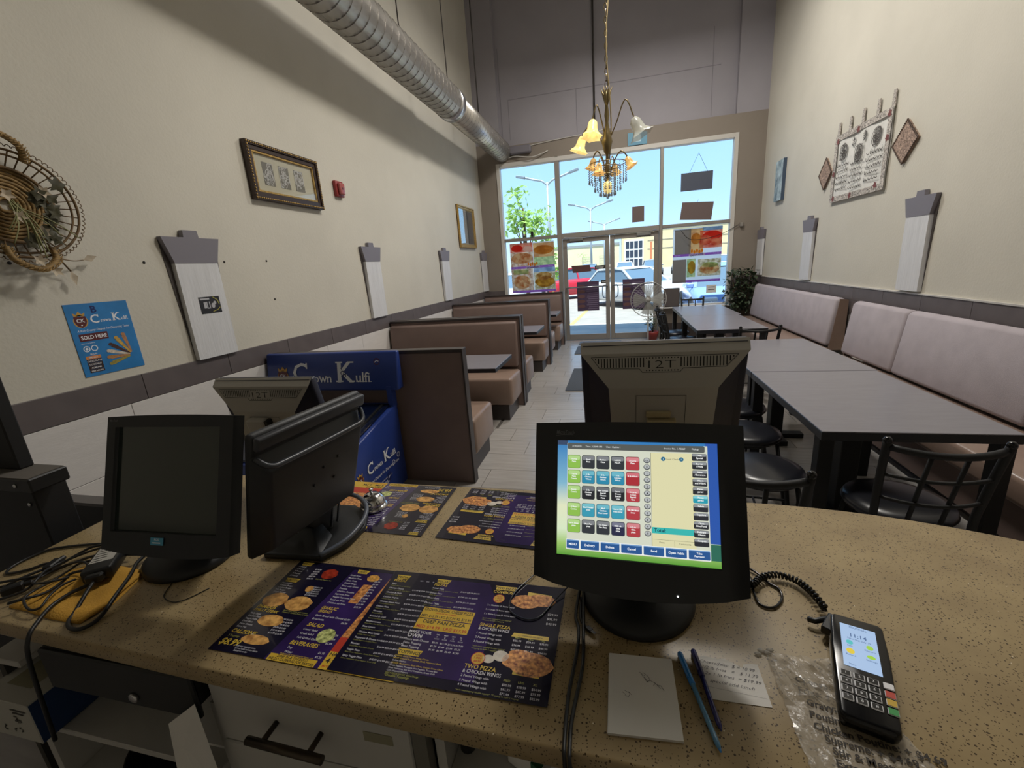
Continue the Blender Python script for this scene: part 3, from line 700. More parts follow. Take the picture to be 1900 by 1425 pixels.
# ------------------------------------------------------------------ by the doors
matm = mat('door_mat_grey', '6a7480', 0.95, var=0.15, vs=120, bump=0.3, bs=400)
b = MB(); b.b2((-.78, 8.66, .0), (.05, 9.02, .012)); tag(b.build('door_mat', matm, bevel=.003), 'grey door mat right at the double doors', 'mat')
b = MB(); b.b2((-.78, 7.75, .0), (.06, 8.50, .012)); tag(b.build('door_mat', mat('door_mat_ribbed', '59616c', 0.95, var=0.2, vs=60, stretch=(1, 12, 1)), bevel=.003), 'ribbed dark door mat one step inside the doors', 'mat')
b = MB(); b.b2((-.68, 5.4, .0), (.2, 6.62, .012)); tag(b.build('door_mat', mat('door_mat_dark', '4b5058', 0.95, var=0.2, vs=80), bevel=.003), 'dark mat on the aisle floor behind the grey terminal', 'mat')
# pedestal fan
fanw = mat('fan_white', 'c9c7c2', 0.5); wire = mat('fan_wire', 'b9b7b2', 0.4, metal=0.3)
t = thing('pedestal_fan', 'white pedestal fan standing in front of the right door', 'fan', (.53, 8.37, 0))
b = MB(); b.tube([(0, 0, .02), (0, 0, .80)], [.016, .012], 10); b.build('pole', fanw, t)
for k in range(4):
    a = k*PI/2+.6; b = MB(); b.bar((0, 0, .03), (.28*math.cos(a), .28*math.sin(a), .012), .03, .02); b.build('leg', fanw, t)
b = MB(); b.lathe([(.02, -.10), (.055, -.08), (.06, 0), (.045, .06), (.0, .07)], (0, .04, .86), 16, Matrix.Rotation(PI/2, 3, 'X')); b.build('motor', fanw, t)
for yv, nm in ((-.07, 'front_guard'), (.03, 'rear_guard')):
    b = MB(); rr = .31
    b.tube([(rr*math.cos(2*PI*k/32), -.02, .86+rr*math.sin(2*PI*k/32)) for k in range(32)], .007 if nm == 'front_guard' else .004, 6, closed=True)
    for k in range(36):
        a = 2*PI*k/36; b.tube([(.04*math.cos(a), yv, .86+.04*math.sin(a)), (.20*math.cos(a), yv+(.005 if yv < 0 else -.005), .86+.20*math.sin(a)), (rr*math.cos(a), -.02, .86+rr*math.sin(a))], .0014, 3, cap=False)
    b.build(nm, wire, t)
for k in range(4):
    a0 = k*PI/2; b = MB(); vs = []
    for i in range(6):
        for j in range(4):
            r = .04+.23*j/3; a = a0+(i/5-.5)*1.0; vs.append((r*math.cos(a), -.03+.03*(i/5-.5), .86+r*math.sin(a)))
    b.add(vs, [(i*4+j, (i+1)*4+j, (i+1)*4+j+1, i*4+j+1) for i in range(5) for j in range(3)], True); b.build('blade', mat('fan_blade', '9a9a94', 0.4, alpha=0.8), t)
# red potted plant
leafd = mat('dark_leaf', '3c4a34', 0.5, var=0.3, vs=20); leafg = mat('pale_leaf', '6f7f5c', 0.5, var=0.3, vs=20)
pot = mat('red_pot', '8a2f2a', 0.5)
def leaf(b, p, d, L, w):
    d = Vector(d).normalized(); s = d.cross(Vector((0, 0, 1))); s = s.normalized() if s.length > .05 else Vector((1, 0, 0)); p = Vector(p)
    u = s.cross(d)
    b.add([p, p+d*L*.4+s*w+u*w*.3, p+d*L, p+d*L*.4-s*w+u*w*.3, p+d*L*.5], [(0, 1, 4), (1, 2, 4), (2, 3, 4), (3, 0, 4)], True)
t = thing('potted_plant', 'small leafy plant in a red pot beside the right door', 'plant', (.66, 9.02, 0))
b = MB(); b.lathe([(.075, 0), (.11, .12), (.115, .17), (.10, .17), (.095, .15), (0, .15)], n=20); b.build('pot', pot, t)
b = MB(); q = MB()
for k in range(14):
    a = R.uniform(0, 6.28); r = R.uniform(.08, .24); z = R.uniform(.28, .52)
    b.tube([(0, 0, .15), (r*.5*math.cos(a), r*.5*math.sin(a)*.5, z*.8), (r*math.cos(a), r*math.sin(a)*.4-.02, z)], .004, 4)
    for i in range(5): leaf(q, (r*math.cos(a)*R.uniform(.6, 1), r*math.sin(a)*.4-.02, z*R.uniform(.8, 1)), (R.uniform(-1, 1), R.uniform(-1, .3), R.uniform(-.3, .6)), .07, .02)
b.build('stem', leafd, t); o = q.build('foliage', leafg, t); o['kind'] = 'stuff'
# tall plant in the corner
t = thing('potted_plant', 'tall dark green leafy plant in the corner behind the banquette', 'plant', (2.20, 8.96, 0))
b = MB(); b.lathe([(.11, 0), (.14, .28), (.15, .30), (.13, .30), (.12, .27), (0, .27)], n=20); b.build('pot', mat('dark_pot', '4a3d36', 0.6), t)
b = MB()
for k in range(5): b.tube([(0.03*k-.06, 0, .27), (0.05*k-.1, -.02*k, .8), (.08*k-.16, -.03, 1.2)], .008, 5)
b.build('stem', barkm, t)
q = MB()
for k in range(560):
    p = (R.gauss(0, .12), max(-.15, min(.12, R.gauss(-.05, .11))), R.uniform(.55, 1.28)); p = (p[0]*(1.25 if p[2] > .8 else .8), p[1], p[2]); p = (max(-.26, min(.2, p[0])), p[1], p[2])
    leaf(q, p, (R.uniform(-1, 1), R.uniform(-1, .5), R.uniform(-.8, .4)), R.uniform(.07, .11), .028)
o = q.build('foliage', leafd, t); o['kind'] = 'stuff'
# speaker-like black box on the sill
b = MB(); b.b2((.86, 9.05, .632), (1.15, 9.13, .99)); t = tag(b.build('menu_board', mat('dark_board', '4d4746', 0.6), bevel=.004), 'dark rectangular board leaning on the right window sill', 'board')
b = MB(); b.b2((.875, 9.043, .65), (1.135, 9.0499, .975)); b.build('board_face', mat('board_face', '57504f', 0.6), t)
# ------------------------------------------------------------------ wall decorations
capm = mat('panel_cap_grey', '7c7880', 0.55); shaftm = mat('panel_shaft_white', 'd6d6d8', 0.55, var=0.05, vs=8, stretch=(3, .4, 3), bump=0.25, bs=25); edgem = mat('panel_edge', '4c4644', 0.6)
def pillar_panel(M, label, sh=shaftm):
    t = thing('pillar_panel', label, 'wall panel', group='pillar shaped panels along both walls', M=M)
    q = MB(); q.prism([(-.155, 1.152-1.5), (.155, 1.152-1.5), (.155, .275), (-.155, .275)], .004, .036); q.build('shaft', sh, t)
    q = MB(); q.prism([(-.155, .275), (.155, .275), (.205, .435), (-.205, .435)], .004, .038); q.build('capital', capm, t)
    q = MB(); q.prism([(-.055, .435), (.055, .435), (.05, .48), (-.05, .48)], .004, .038); q.build('finial', capm, t)
    q = MB(); q.prism([(-.152, 1.156-1.5), (.152, 1.156-1.5), (.2, .432), (-.2, .432)], .0005, .004); q.build('backing', edgem, t)
    return t
pillar_panel(on_left(2.42, 1.5), 'grey and white pillar shaped panel with a sticker, on the left wall nearest the counter')
pillar_panel(on_left(4.62, 1.5), 'grey and white pillar shaped panel on the left wall, second from the counter')
pillar_panel(on_left(6.84, 1.5), 'grey and white pillar shaped panel on the left wall, third from the counter')
pillar_panel(on_left(9.02, 1.5), 'grey and white pillar shaped panel on the left wall beside the window corner')
pillar_panel(on_right(4.64, 1.5), 'grey and white pillar shaped panel above the long banquette on the right wall')
pillar_panel(on_right(6.92, 1.5), 'grey and white pillar shaped panel on the right wall left of the wall hanging')
pillar_panel(on_right(9.02, 1.5), 'narrow looking pillar shaped panel on the right wall at the window corner')
stk = mat('sticker_black', '26262b', 0.4); stw = mat('sticker_grey', 'b9b9bd', 0.5); sty = mat('sticker_yellow', 'b9b24e', 0.5)
t = thing('sticker', 'small black sticker with a pale sign on the nearest left pillar panel', 'sticker', M=on_left(2.44, 1.50, .0375))
q = MB(); q.b2((-.078, -.055, 0), (.078, .055, .0015)); q.build('sheet', stk, t)
q = MB(); q.b2((-.05, -.02, .0016), (-.03, .02, .0019)); q.stroke([(-.025, .02), (-.025, -.02), (-.005, -.02), (-.005, .02)], .007, .0018); q.disc(.02, -.005, .014, .017, .0018); q.disc(.036, .012, .011, .012, .0018); q.flat(-.07, .036, 0, .046, .0018); q.build('print', stw, t)
q = MB(); q.stroke([(.03, .05), (.06, .03), (.068, 0)], .005, .0019); q.stroke([(.01, -.045), (.05, -.035), (.07, -.02)], .004, .0019); q.build('stripe', sty, t)
scr = mat('wall_screw', '2c2825', 0.5)
for i, (y, z) in enumerate(((2.105, 1.784), (2.667, 1.784), (2.252, 1.488), (3.072, 1.487), (3.066, 1.79), (1.496, 1.785))):
    b = MB(); b.lathe([(.008, .0), (.008, .003), (.004, .006), (0, .006)], n=8); o = tag(b.build('wall_screw', scr), ['dark screw in the left wall just left of the nearest pillar panel', 'dark screw in the left wall just right of the nearest pillar panel', 'dark screw in the left wall between poster and pillar panel', 'lower dark screw of the pair below the large picture frame', 'upper dark screw of the pair below the large picture frame', 'dark screw in the left wall below the basket'][i], 'screw', 'screws in the left wall')
    o.matrix_world = on_left(y, z, 0)
# poster on the left wall
def decals(t, name, entries, z=.0012):
    """entries: list of (material, callable(mb)) joined in one printed part per material"""
    mats = []; b = MB()
    for m, fn in entries:
        if m not in mats: mats.append(m)
        b.cur = mats.index(m); fn(b)
    return b.build(name, mats, t)
pblue = mat('poster_blue', '2f7fc0', 0.3, var=0.12, vs=9); navy = mat('print_navy', '1d2a66', 0.4); maroon = mat('print_maroon', '5a1f24', 0.4); pw = mat('print_white', 'eceff4', 0.45); crestg = mat('print_gold', 'c79a45', 0.4); orange = mat('print_orange', 'd98a4a', 0.45); dchoc = mat('print_chocolate', '33201c', 0.45)
def serif(b, s, x, y, h, z, adv=None):
    """Bfont letters with slab serifs and heavy stems"""
    v, f, x0, x1 = text_mesh(s, 0.012, 0)
    b.text(s, x, y, h, z, 0.012)
    k = h/.70
    for i, c in enumerate(s):
        wid = text_mesh(s[:i+1], 0.012, 0); pre = text_mesh(s[:i], 0.012, 0)[3] if i else x0
        a, e = x+(pre-x0)*k, x+(wid[3]-x0)*k
        st = h*.09
        if c in 'rwnKlfiumh':
            if c in 'rlfi': b.flat(a-st*.2, y, a+(h*.38 if c != 'r' else h*.3), y+st*.7, z+.0001)
            elif c in 'nu': b.flat(a, y, a+h*.24, y+st*.7, z+.0001); b.flat(e-h*.2, y, e+st*.3, y+st*.7, z+.0001)
            elif c == 'K':
                b.flat(a-st, y, a+h*.30, y+st*.8, z+.0001); b.flat(a-st, y+h-st*.8, a+h*.30, y+h, z+.0001); b.flat(e-h*.28, y, e+st*.5, y+st*.8, z+.0001); b.flat(e-h*.3, y+h-st*.8, e+st*.3, y+h, z+.0001)
                b.flat(a+h*.06, y, a+h*.21, y+h, z+.0001)
            elif c == 'w': b.flat(a-st*.5, y+h*.70, a+h*.22, y+h*.77, z+.0001); b.flat(e-h*.22, y+h*.70, e+st*.5, y+h*.77, z+.0001)
        if c == 'C': b.flat(e-h*.07, y+h*.68, e+h*.02, y+h*1.0, z+.0001)
def crest(b_entries, x, y, s, z=.0014):
    b_entries += [(crestg, lambda b: (b.poly([(x-.55*s, y+.62*s), (x-.62*s, y+1.0*s), (x-.28*s, y+.8*s), (x, y+1.15*s), (x+.28*s, y+.8*s), (x+.62*s, y+1.0*s), (x+.55*s, y+.62*s)], z), b.ring(x, y, .74*s, .62*s, z, 24))),
                  (maroon, lambda b: b.poly([(x-.6*s, y+.55*s), (x+.6*s, y+.55*s), (x+.62*s, y-.05*s), (x+.42*s, y-.5*s), (x, y-.75*s), (x-.42*s, y-.5*s), (x-.62*s, y-.05*s)], z+.0003)),
                  (pw, lambda b: (b.text('CK', x, y-.12*s, .42*s, z+.0006, 0.01, align='c'), b.disc(x, y-.45*s, .09*s, .07*s, z+.0006)))]
t = thing('poster', 'blue dessert poster with crest and rolled ices, taped to the left wall', 'poster', M=on_left(1.79, 1.387, .002))
q = MB(); q.b2((-.152, -.19, 0), (.152, .19, .0012)); q.build('sheet', pblue, t)
E_ = []
crest(E_, -.095, .10, .045)
E_ += [(pw, lambda b: (serif(b, 'C', -.050, .085, .044, .0018), serif(b, 'rown', -.003, .087, .017, .0018), serif(b, 'K', .059, .087, .042, .0018), serif(b, 'ulfi', .101, .087, .020, .0018),
        b.text('A Rich Creamy Dessert For Discerning Tastes', -.125, .045, .012, .0018, 0.0, .35, width=.255))),
       (navy, lambda b: b.text('B', -.035, .14, .035, .0018, .03)),
       (maroon, lambda b: b.flat(-.125, -.005, .01, .034, .0018)), (pw, lambda b: b.text('SOLD HERE', -.118, .005, .019, .0022, .02, width=.122)),
       (pw, lambda b: (b.ring(-.108, -.045, .016, .012, .0018), b.ring(-.072, -.045, .016, .012, .0018), b.disc(-.108, -.045, .007, .007, .0018), b.text('natural ingredients', -.125, -.018, .006, .0018), b.text('MALAI', -.10, -.078, .008, .0018, .01))),
       (orange, lambda b: b.flat(-.125, -.100, -.055, -.083, .0018)), (dchoc, lambda b: (b.flat(-.125, -.118, -.055, -.101, .0018), b.flat(-.125, -.136, -.055, -.119, .0018), b.flat(-.125, -.154, -.055, -.137, .0018), b.flat(-.125, -.172, -.055, -.155, .0018))),
       (pw, lambda b: [b.text(s, -.09, -.096-.018*i, .008, .0022, .01, align='c') for i, s in enumerate(('MANGO', 'CHOCOLATE', 'COCONUT', 'ALMOND', 'PISTACHIO'))])]
decals(t, 'print', E_)
for i, (a, c) in enumerate(((100, 'b9845a'), (120, 'c9a24a'), (142, '4a2c28'), (160, 'cfc4b4'), (176, 'b08050'), (193, '9a8f45'))):
    q = MB(); ca, sa = math.cos(rad(a)), math.sin(rad(a)); bx, by = .105, -.115
    nx, ny = -sa, ca; L0, L1 = .015, .115
    q.poly([(bx+ca*L0-nx*.004, by+sa*L0-ny*.004), (bx+ca*L1-nx*.011, by+sa*L1-ny*.011), (bx+ca*L1+nx*.011, by+sa*L1+ny*.011), (bx+ca*L0+nx*.004, by+sa*L0+ny*.004)], .0019+i*.0001); q.disc(bx+ca*(L1+.008), by+sa*(L1+.008), .011, .009, .0026, 10)
    q.build('picture', mat('roll_'+c, c, 0.5, var=.2, vs=90), t)
# framed pictures
woodd = mat('dark_frame_wood', '3a2a22', 0.35); goldf = mat('frame_gold', 'b08f4f', 0.4, metal=0.5, var=.3, vs=60); matb = mat('mount_board', 'bdb9a4', 0.7); silverp = mat('print_silver', 'd9d8d4', 0.3); sketch = mat('print_dark_line', '45423c', 0.5)
fglass = glass('picture_glass', 'ffffff', 0.05)
def picture(M, w, h, fw, label, bead):
    fglass = glass('picture_glass', 'ffffff', 0.05) if bead else glass('picture_glass_glossy', 'ffffff', 0.3)
    t = thing('picture_frame', label, 'picture', M=M)
    q = MB(); q.b2((-w/2, -h/2, 0), (w/2, h/2, .012)); q.build('backing', woodd, t)
    def ringb(nm, a, c, z0, z1, m):
        q = MB()
        for x0, y0, x1, y1 in ((-w/2+a, -h/2+a, w/2-a, -h/2+c), (-w/2+a, h/2-c, w/2-a, h/2-a), (-w/2+a, -h/2+c, -w/2+c, h/2-c), (w/2-c, -h/2+c, w/2-a, h/2-c)): q.b2((x0, y0, z0), (x1, y1, z1))
        return q.build(nm, m, t, .002)
    ringb('frame', .0, fw*.36, .012, .045, goldf if not bead else woodd); ringb('moulding', fw*.36, fw*.8, .012, .034, woodd if bead else goldf); ringb('inner_lip', fw*.8, fw, .012, .03, goldf)
    if bead:
        q = MB()
        for i in range(int(w/.022)): x = -w/2+.012+i*.022; q.ball((x, h/2-fw*.18, .047), .008, 6, (1.2, .8, .6)); q.ball((x, -h/2+fw*.18, .047), .008, 6, (1.2, .8, .6))
        for i in range(int(h/.022)): y = -h/2+.012+i*.022; q.ball((-w/2+fw*.18, y, .047), .008, 6, (.8, 1.2, .6)); q.ball((w/2-fw*.18, y, .047), .008, 6, (.8, 1.2, .6))
        o = q.build('bead_carving', goldf, t); o['kind'] = 'stuff'
    q = MB(); q.flat(-w/2+fw, -h/2+fw, w/2-fw, h/2-fw, .014); q.build('mount', matb, t)
    q = MB(); q.b2((-w/2+fw, -h/2+fw, .024), (w/2-fw, h/2-fw, .026)); q.build('pane', fglass, t)
    return t
def scribble(b, x0, y0, w, h, n, lw, z, rnd):
    for i in range(n):
        cx, cy = x0+rnd.uniform(.15, .85)*w, y0+rnd.uniform(.1, .9)*h; r = rnd.uniform(.12, .35)*min(w, h); a0 = rnd.uniform(0, 6.28); sp = rnd.uniform(1.5, 4)
        b.stroke([(min(x0+w, max(x0, cx+r*math.cos(a0+sp*k/7)*rnd.uniform(.9, 1.1))), min(y0+h, max(y0, cy+r*1.2*math.sin(a0+sp*k/7)))) for k in range(8)], lw*rnd.uniform(.6, 1.2), z+.00002*i)
t = picture(on_left(3.465, 2.46), .83, .42, .075, 'dark carved wooden picture frame with three silver calligraphy panels', True)
for i, x in enumerate((-.20, -.02, .16)):
    q = MB(); q.b2((x-.058, -.085, .0142), (x+.058, .085, .0155)); p = q.build('calligraphy_panel', mat('panel_dark_silver', '6f6c62', 0.5), t)
    q = MB(); scribble(q, x-.055, -.08, .11, .16, 26, .0065, .0158, random.Random(i)); q.build('calligraphy', silverp, p)
t = picture(on_left(8.1, 2.37), .90, .72, .06, 'gold framed glossy picture near the window end of the left wall', False)
q = MB(); q.flat(-.37, -.28, .37, .28, .0146); q.build('picture', mat('dusk_print', '5b6a7a', 0.15, var=.4, vs=4, spec=1.0), t)
# fire alarm
alr = mat('alarm_red', '8f2f2f', 0.4)
t = thing('fire_alarm', 'red fire alarm sounder on the left wall right of the carved frame', 'fire alarm', M=on_left(4.20, 2.48))
q = MB(); q.b2((-.065, -.075, 0), (.065, .075, .035)); q.build('housing', alr, t, .008, 2)
q = MB(); q.b2((-.04, -.055, .035), (.045, .055, .065)); q.build('strobe_cover', mat('alarm_lens', 'a85a58', 0.25), t, .012, 2)
q = MB(); q.disc(0, 0, .012, .012, .0656, 12); q.build('label', mat('alarm_label', '5f2020', 0.4), t)
# basket
wick = mat('wicker', '8f7345', 0.7, var=.45, vs=40, stretch=(1, 4, 1)); wickd = mat('dark_wicker', '6a5232', 0.7, var=.3, vs=30)
t = thing('wicker_basket', 'oval wicker basket with loop handles and dried flowers hung on the left wall', 'basket', M=on_left(1.55, 2.04))
q = MB()
for k in range(9):
    r0 = .03+.016*k; q.tube([(r0*1.05*math.cos(a), r0*math.sin(a), .012+.003*math.sin(6*a+k*PI)) for a in [2*PI*i/30 for i in range(30)]], .0085, 5, closed=True)
q.build('woven_bottom', wick, t)
for r0, z, rr in ((.165, .03, .008), (.215, .055, .005), (.235, .065, .006)):
    q = MB(); q.tube([(r0*1.05*math.cos(a), r0*math.sin(a), z) for a in [2*PI*i/40 for i in range(40)]], rr, 6, closed=True); q.build('hoop', wickd, t)
q = MB()
for k in range(36):
    a = 2*PI*k/36; q.tube([(.16*1.05*math.cos(a), .16*math.sin(a), .03), (.24*1.05*math.cos(a), .24*math.sin(a), .065)], .003, 4)
q.build('spoke', wickd, t)
q = MB()
for k in range(72):
    a = 2*PI*k/72; c = Vector((.247*1.05*math.cos(a), .247*math.sin(a), .066)); d = Vector((math.cos(a), math.sin(a), 0)); s = Vector((-d.y, d.x, 0))
    q.tube([c+s*.010*math.cos(e)+d*.012*math.sin(e) for e in [PI*i/6 for i in range(7)]], .002, 4)
q.build('scalloped_rim', wickd, t)
for s in (1, -1):
    q = MB(); pts = smooth_path([(-.085, s*.19, .07), (-.075, s*.25, .09), (-.0, s*.29, .10), (.075, s*.25, .09), (.085, s*.19, .07)], 6); q.tube(pts, .013, 7)
    for i in range(0, len(pts)-1): q.tube([pts[i]+Vector((.014*math.cos(e), .014*math.sin(e), .006*e-.02)) for e in [2*PI*j/7 for j in range(8)]], .003, 3)
    q.build('handle', wick, t)
ivy = mat('dried_ivy', '403d24', 0.6, var=.3, vs=30); petal = mat('dried_petal', 'b9ab95', 0.7, var=.2, vs=30)
rb = random.Random(3)
def vec(a, r, z): return Vector((r*math.cos(a), r*math.sin(a), z))
for k in range(16):
    a = rb.uniform(-1.6, 1.4); p = vec(a, rb.uniform(.06, .21), .085+rb.uniform(0, .03)); q = MB(); s = rb.uniform(.028, .045); r0 = rb.uniform(0, 6)
    pts = [(s*(1 if i % 2 == 0 else .55)*math.cos(r0+2*PI*i/10), s*(1 if i % 2 == 0 else .55)*math.sin(r0+2*PI*i/10), rb.uniform(-.008, .008)) for i in range(10)]
    q.add([p]+[p+Vector(x) for x in pts], [(0, 1+i, 1+(i+1) % 10) for i in range(10)], True); q.build('ivy_leaf', ivy, t)
for k in range(12):
    a = rb.uniform(-2.2, -.6); q = MB(); e = vec(a, rb.uniform(.12, .26), .10+rb.uniform(0, .04)); q.tube(smooth_path([vec(rb.uniform(0, 6), .02, .06), e*.5+Vector((0, 0, .06)), e], 4), .003, 4); q.build('stem', mat('dried_stem', '8b8a5f', 0.7), t)
for px, py in ((-.02, -.06), (.05, -.12), (.10, .06), (.0, -.25), (.05, -.30), (-.04, .03)):
    q = MB()
    for i in range(5):
        a = 2*PI*i/5+px*9; leaf(q, (px, py, .10), (math.cos(a), math.sin(a), .5), .034, .011)
    q.build('dried_flower', petal, t)
q = MB(); q.tube(smooth_path([(.06, -.17, .09), (.10, -.24, .07), (.15, -.30, .04)], 4), .004, 4); q.tube(smooth_path([(.10, -.24, .07), (.17, -.25, .05), (.22, -.245, .04)], 4), .003, 4); q.build('stem', wickd, t)
for p, d in (((.15, -.30, .04), (.1, -1, 0)), ((.22, -.245, .04), (1, .3, 0))): q = MB(); leaf(q, p, d, .07, .018); q.build('petal', petal, t)
# right wall: hanging, diamonds, small canvas
lace = mat('hanging_cloth', 'dedcd6', 0.8, var=.05, vs=30, bump=.2, bs=300); ink = mat('hanging_ink', '56504c', 0.8); rose = mat('hanging_rose', '784644', 0.8, var=.3, vs=50); bord = mat('hanging_border', '7d7570', 0.8, var=.5, vs=70, col2='b9b2aa')
t = thing('wall_hanging', 'white cloth hanging with lines of script and a floral border on the right wall', 'wall hanging', M=on_right(5.83, 2.435, .006))
q = MB(); n = 12
vs = [((i/n-.5)*1.14, (j/n-.5)*.72, .008+.008*math.sin(i*1.1)*math.sin(j*.7)) for i in range(n+1) for j in range(n+1)]
q.add(vs, [(i*(n+1)+j, (i+1)*(n+1)+j, (i+1)*(n+1)+j+1, i*(n+1)+j+1) for i in range(n) for j in range(n)], True); q.build('cloth', lace, t)
q = MB(); z = .021
for x0, y0, x1, y1 in ((-.57, -.36, .57, -.30), (-.57, .30, .57, .36), (-.57, -.30, -.50, .30), (.50, -.30, .57, .30)): q.flat(x0, y0, x1, y1, z)
q.build('floral_border', bord, t)
rr = random.Random(5)
for x in (-.34, 0.0, .33):
    q = MB(); y = .16 if x else .08
    q.ring(x, y, .09, .083, z+.001, 24); scribble(q, x-.075, y-.075, .15, .15, 40, .006, z+.001, rr); q.build('roundel', ink, t)
q = MB()
for x in (-.12, .10): q.stroke([(x, .27), (x-.01, .18)], .008, z+.001); scribble(q, x-.04, .17, .08, .1, 10, .006, z+.001, rr)
for c in range(3):
    for l in range(5):
        x0 = -.46+c*.32; y = .02-l*.062-(0.03 if c == 1 else 0); x = x0
        if y < -.27: continue
        while x < x0+.26:
            wd = rr.uniform(.03, .06); h = rr.uniform(.008, .03)
            q.stroke([(x, y+h), (x+wd*.2, y), (x+wd*.6, y-.004), (x+wd*.9, y+h*.6)], .009, z+.001)
            if rr.random() < .5: q.disc(x+wd*.5, y+rr.choice((-.016, .022)), .004, .004, z+.001, 6)
            if rr.random() < .3: q.stroke([(x+wd*.7, y), (x+wd*.72, y+.038)], .005, z+.001)
            x += wd+.006
q.build('script', ink, t)['kind'] = 'stuff'
for x, y in ((-.5, .3), (-.05, .32), (.52, .31), (-.53, -.05), (.53, .1), (-.48, -.32), (-.08, -.33), (.42, -.30)):
    q = MB(); q.poly([(x+(.038 if i % 2 else .024)*math.cos(i*PI/5), y+(.038 if i % 2 else .024)*math.sin(i*PI/5)) for i in range(10)], z+.002); q.build('rose_motif', rose, t)
for x in (-.53, -.27, .0, .28, .54):
    q = MB(); q.prism([(x-.028, .355), (x+.028, .355), (x+.02, .50), (x-.02, .50)], .004, .014); q.build('hanging_tab', bord, t)
brz = mat('embroidered_brown', '7d675a', 0.7, var=.45, vs=70, col2='a48c7c', bump=.5, bs=90)
def diamond(y, z, w, h, label):
    t = thing('diamond_plaque', label, 'plaque', M=on_right(y, z), group='brown diamond plaques beside the wall hanging')
    q = MB(); q.prism([(-w/2, 0), (0, -h/2), (w/2, 0), (0, h/2)], 0, .02); q.build('panel', brz, t)
    q = MB(); pts = [Vector((-w/2, 0, .02)), Vector((0, -h/2, .02)), Vector((w/2, 0, .02)), Vector((0, h/2, .02))]
    for i in range(4):
        a, c = pts[i], pts[(i+1) % 4]
        for k in range(14): q.ball(a.lerp(c, k/14), .009, 6)
    o = q.build('beaded_edge', mat('plaque_bead', '5d4c42', 0.5), t); o['kind'] = 'stuff'
diamond(5.02, 2.435, .37, .36, 'larger looking brown diamond plaque right of the white wall hanging')
diamond(6.62, 2.44, .34, .36, 'brown diamond plaque left of the white wall hanging')
t = thing('canvas_print', 'narrow blue canvas print on the right wall near the window', 'picture', M=on_right(8.25, 2.62))
q = MB(); q.b2((-.17, -.30, 0), (.17, .30, .045)); q.build('canvas', mat('blue_canvas', '6f8796', 0.7, var=.3, vs=9, col2='a9b9bd'), t, .003)
q = MB(); q.b2((.165, -.30, 0), (.174, .30, .046)); q.build('canvas_edge', mat('navy_edge', '3c4c60', 0.6), t)
# ------------------------------------------------------------------ posters and boards in the shopfront
purple = translucent('film_purple', 'a468b8', mixf=.75); fw_ = translucent('film_white', 'f0eeea', mixf=.75)
def film_poster(x0, z0, x1, z1, label, pics):
    t = thing('window_poster', label, 'poster', M=on_front(x0, z0, ym))
    w, h = x1-x0, z1-z0
    q = MB(); q.flat(0, 0, w, h, -.0); q.build('film', fw_, t)
    for k, (px0, py0, px1, py1, m) in enumerate(pics):
        q = MB(); q.flat(px0*w, py0*h, px1*w, py1*h, .001+.0003*k); q.build('picture', m, t)
    q = MB(); q.flat(0, 0, w, .045*h, .004); q.build('stripe', purple, t); q = MB(); q.flat(0, .49*h, w, .535*h, .004); q.build('stripe', purple, t)
    q = MB()
    for k in range(5): q.disc(w*.5+(k-2)*.045, h*.56+(.02 if k % 2 == 0 else 0), .02, .035, .006, 8)
    q.build('crown_emblem', translucent('film_crown', 'e0882a', mixf=.5), t)
    q = MB(); q.poly([(w*.33, h*.47), (w*.67, h*.49), (w*.66, h*.545), (w*.34, h*.53)], .005); p = q.build('name_banner', fw_, t)
    q = MB(); q.text('CROWN PIZZA', w*.5, h*.49, h*.03, .007, .02, align='c', width=w*.27, rot=.05); q.build('lettering', navy, p)
    q = MB(); q.text('pizza wings', w*.04, h*.012, h*.02, .006); q.text('pizza wings', w*.96, h*.012, h*.02, .006, align='r'); q.text('fresh daily', w*.04, h*.505, h*.018, .006); q.text('fresh daily', w*.96, h*.505, h*.018, .006, align='r'); q.build('small_lettering', fw_, t)
    return t
tom = translucent('film_tomato', 'e0604a', .3, 7, 'f0b090', .75); slaw = translucent('film_salad', 'f0dcc4', .3, 14, 'c89878', .75); bread = translucent('film_bread', 'f0c484', .3, 6, 'd09a68', .75); rice = translucent('film_rice', 'f0e4c8', .3, 16, 'b8a878', .75); greens = translucent('film_greens', 'd8e4a8', .3, 12, 'a8c088', .75); bluep_ = translucent('film_bluegrey', 'b0c4d8', .3, 6, '8098b0', .75)
film_poster(-2.20, 1.06, -1.27, 2.07, 'food poster with tomatoes, sandwich and salads in the left side window',
    ((.0, .82, .52, 1, tom), (0, .535, .52, .82, slaw), (.53, .70, 1, .98, bread), (.53, .535, 1, .70, greens), (0, .045, .5, .49, slaw), (.05, .38, .4, .47, greens), (.52, .045, 1, .40, rice), (.52, .40, 1, .49, bluep_)))
def food(t, w, h, items):
    for k, (fx, fy, rx, ry, m) in enumerate(items):
        q = MB(); q.disc(fx*w, fy*h, rx*w, ry*h, .0044+.0002*k, 20, .05, random.Random(k)); q.build('food_picture', m, t)
food(COL.objects['window_poster'], .93, 1.01, ((.16, .90, .13, .07, translucent('film_red', 'e4483a', mixf=.75)), (.40, .88, .10, .06, fw_), (.76, .84, .22, .09, translucent('film_baguette', 'e8b060', .3, 5, 'c88a44', .75)), (.26, .70, .24, .11, translucent('film_chicken', 'f0d8b0', .3, 10, 'd08a58', .75)), (.24, .22, .2, .14, translucent('film_chicken', 'f0d8b0')), (.76, .20, .22, .11, translucent('film_burger', 'e0b04c', .3, 8, 'b8803c', .75)), (.74, .32, .18, .08, translucent('film_bun', 'e8c890', .3, 8, 'c89858', .75))))
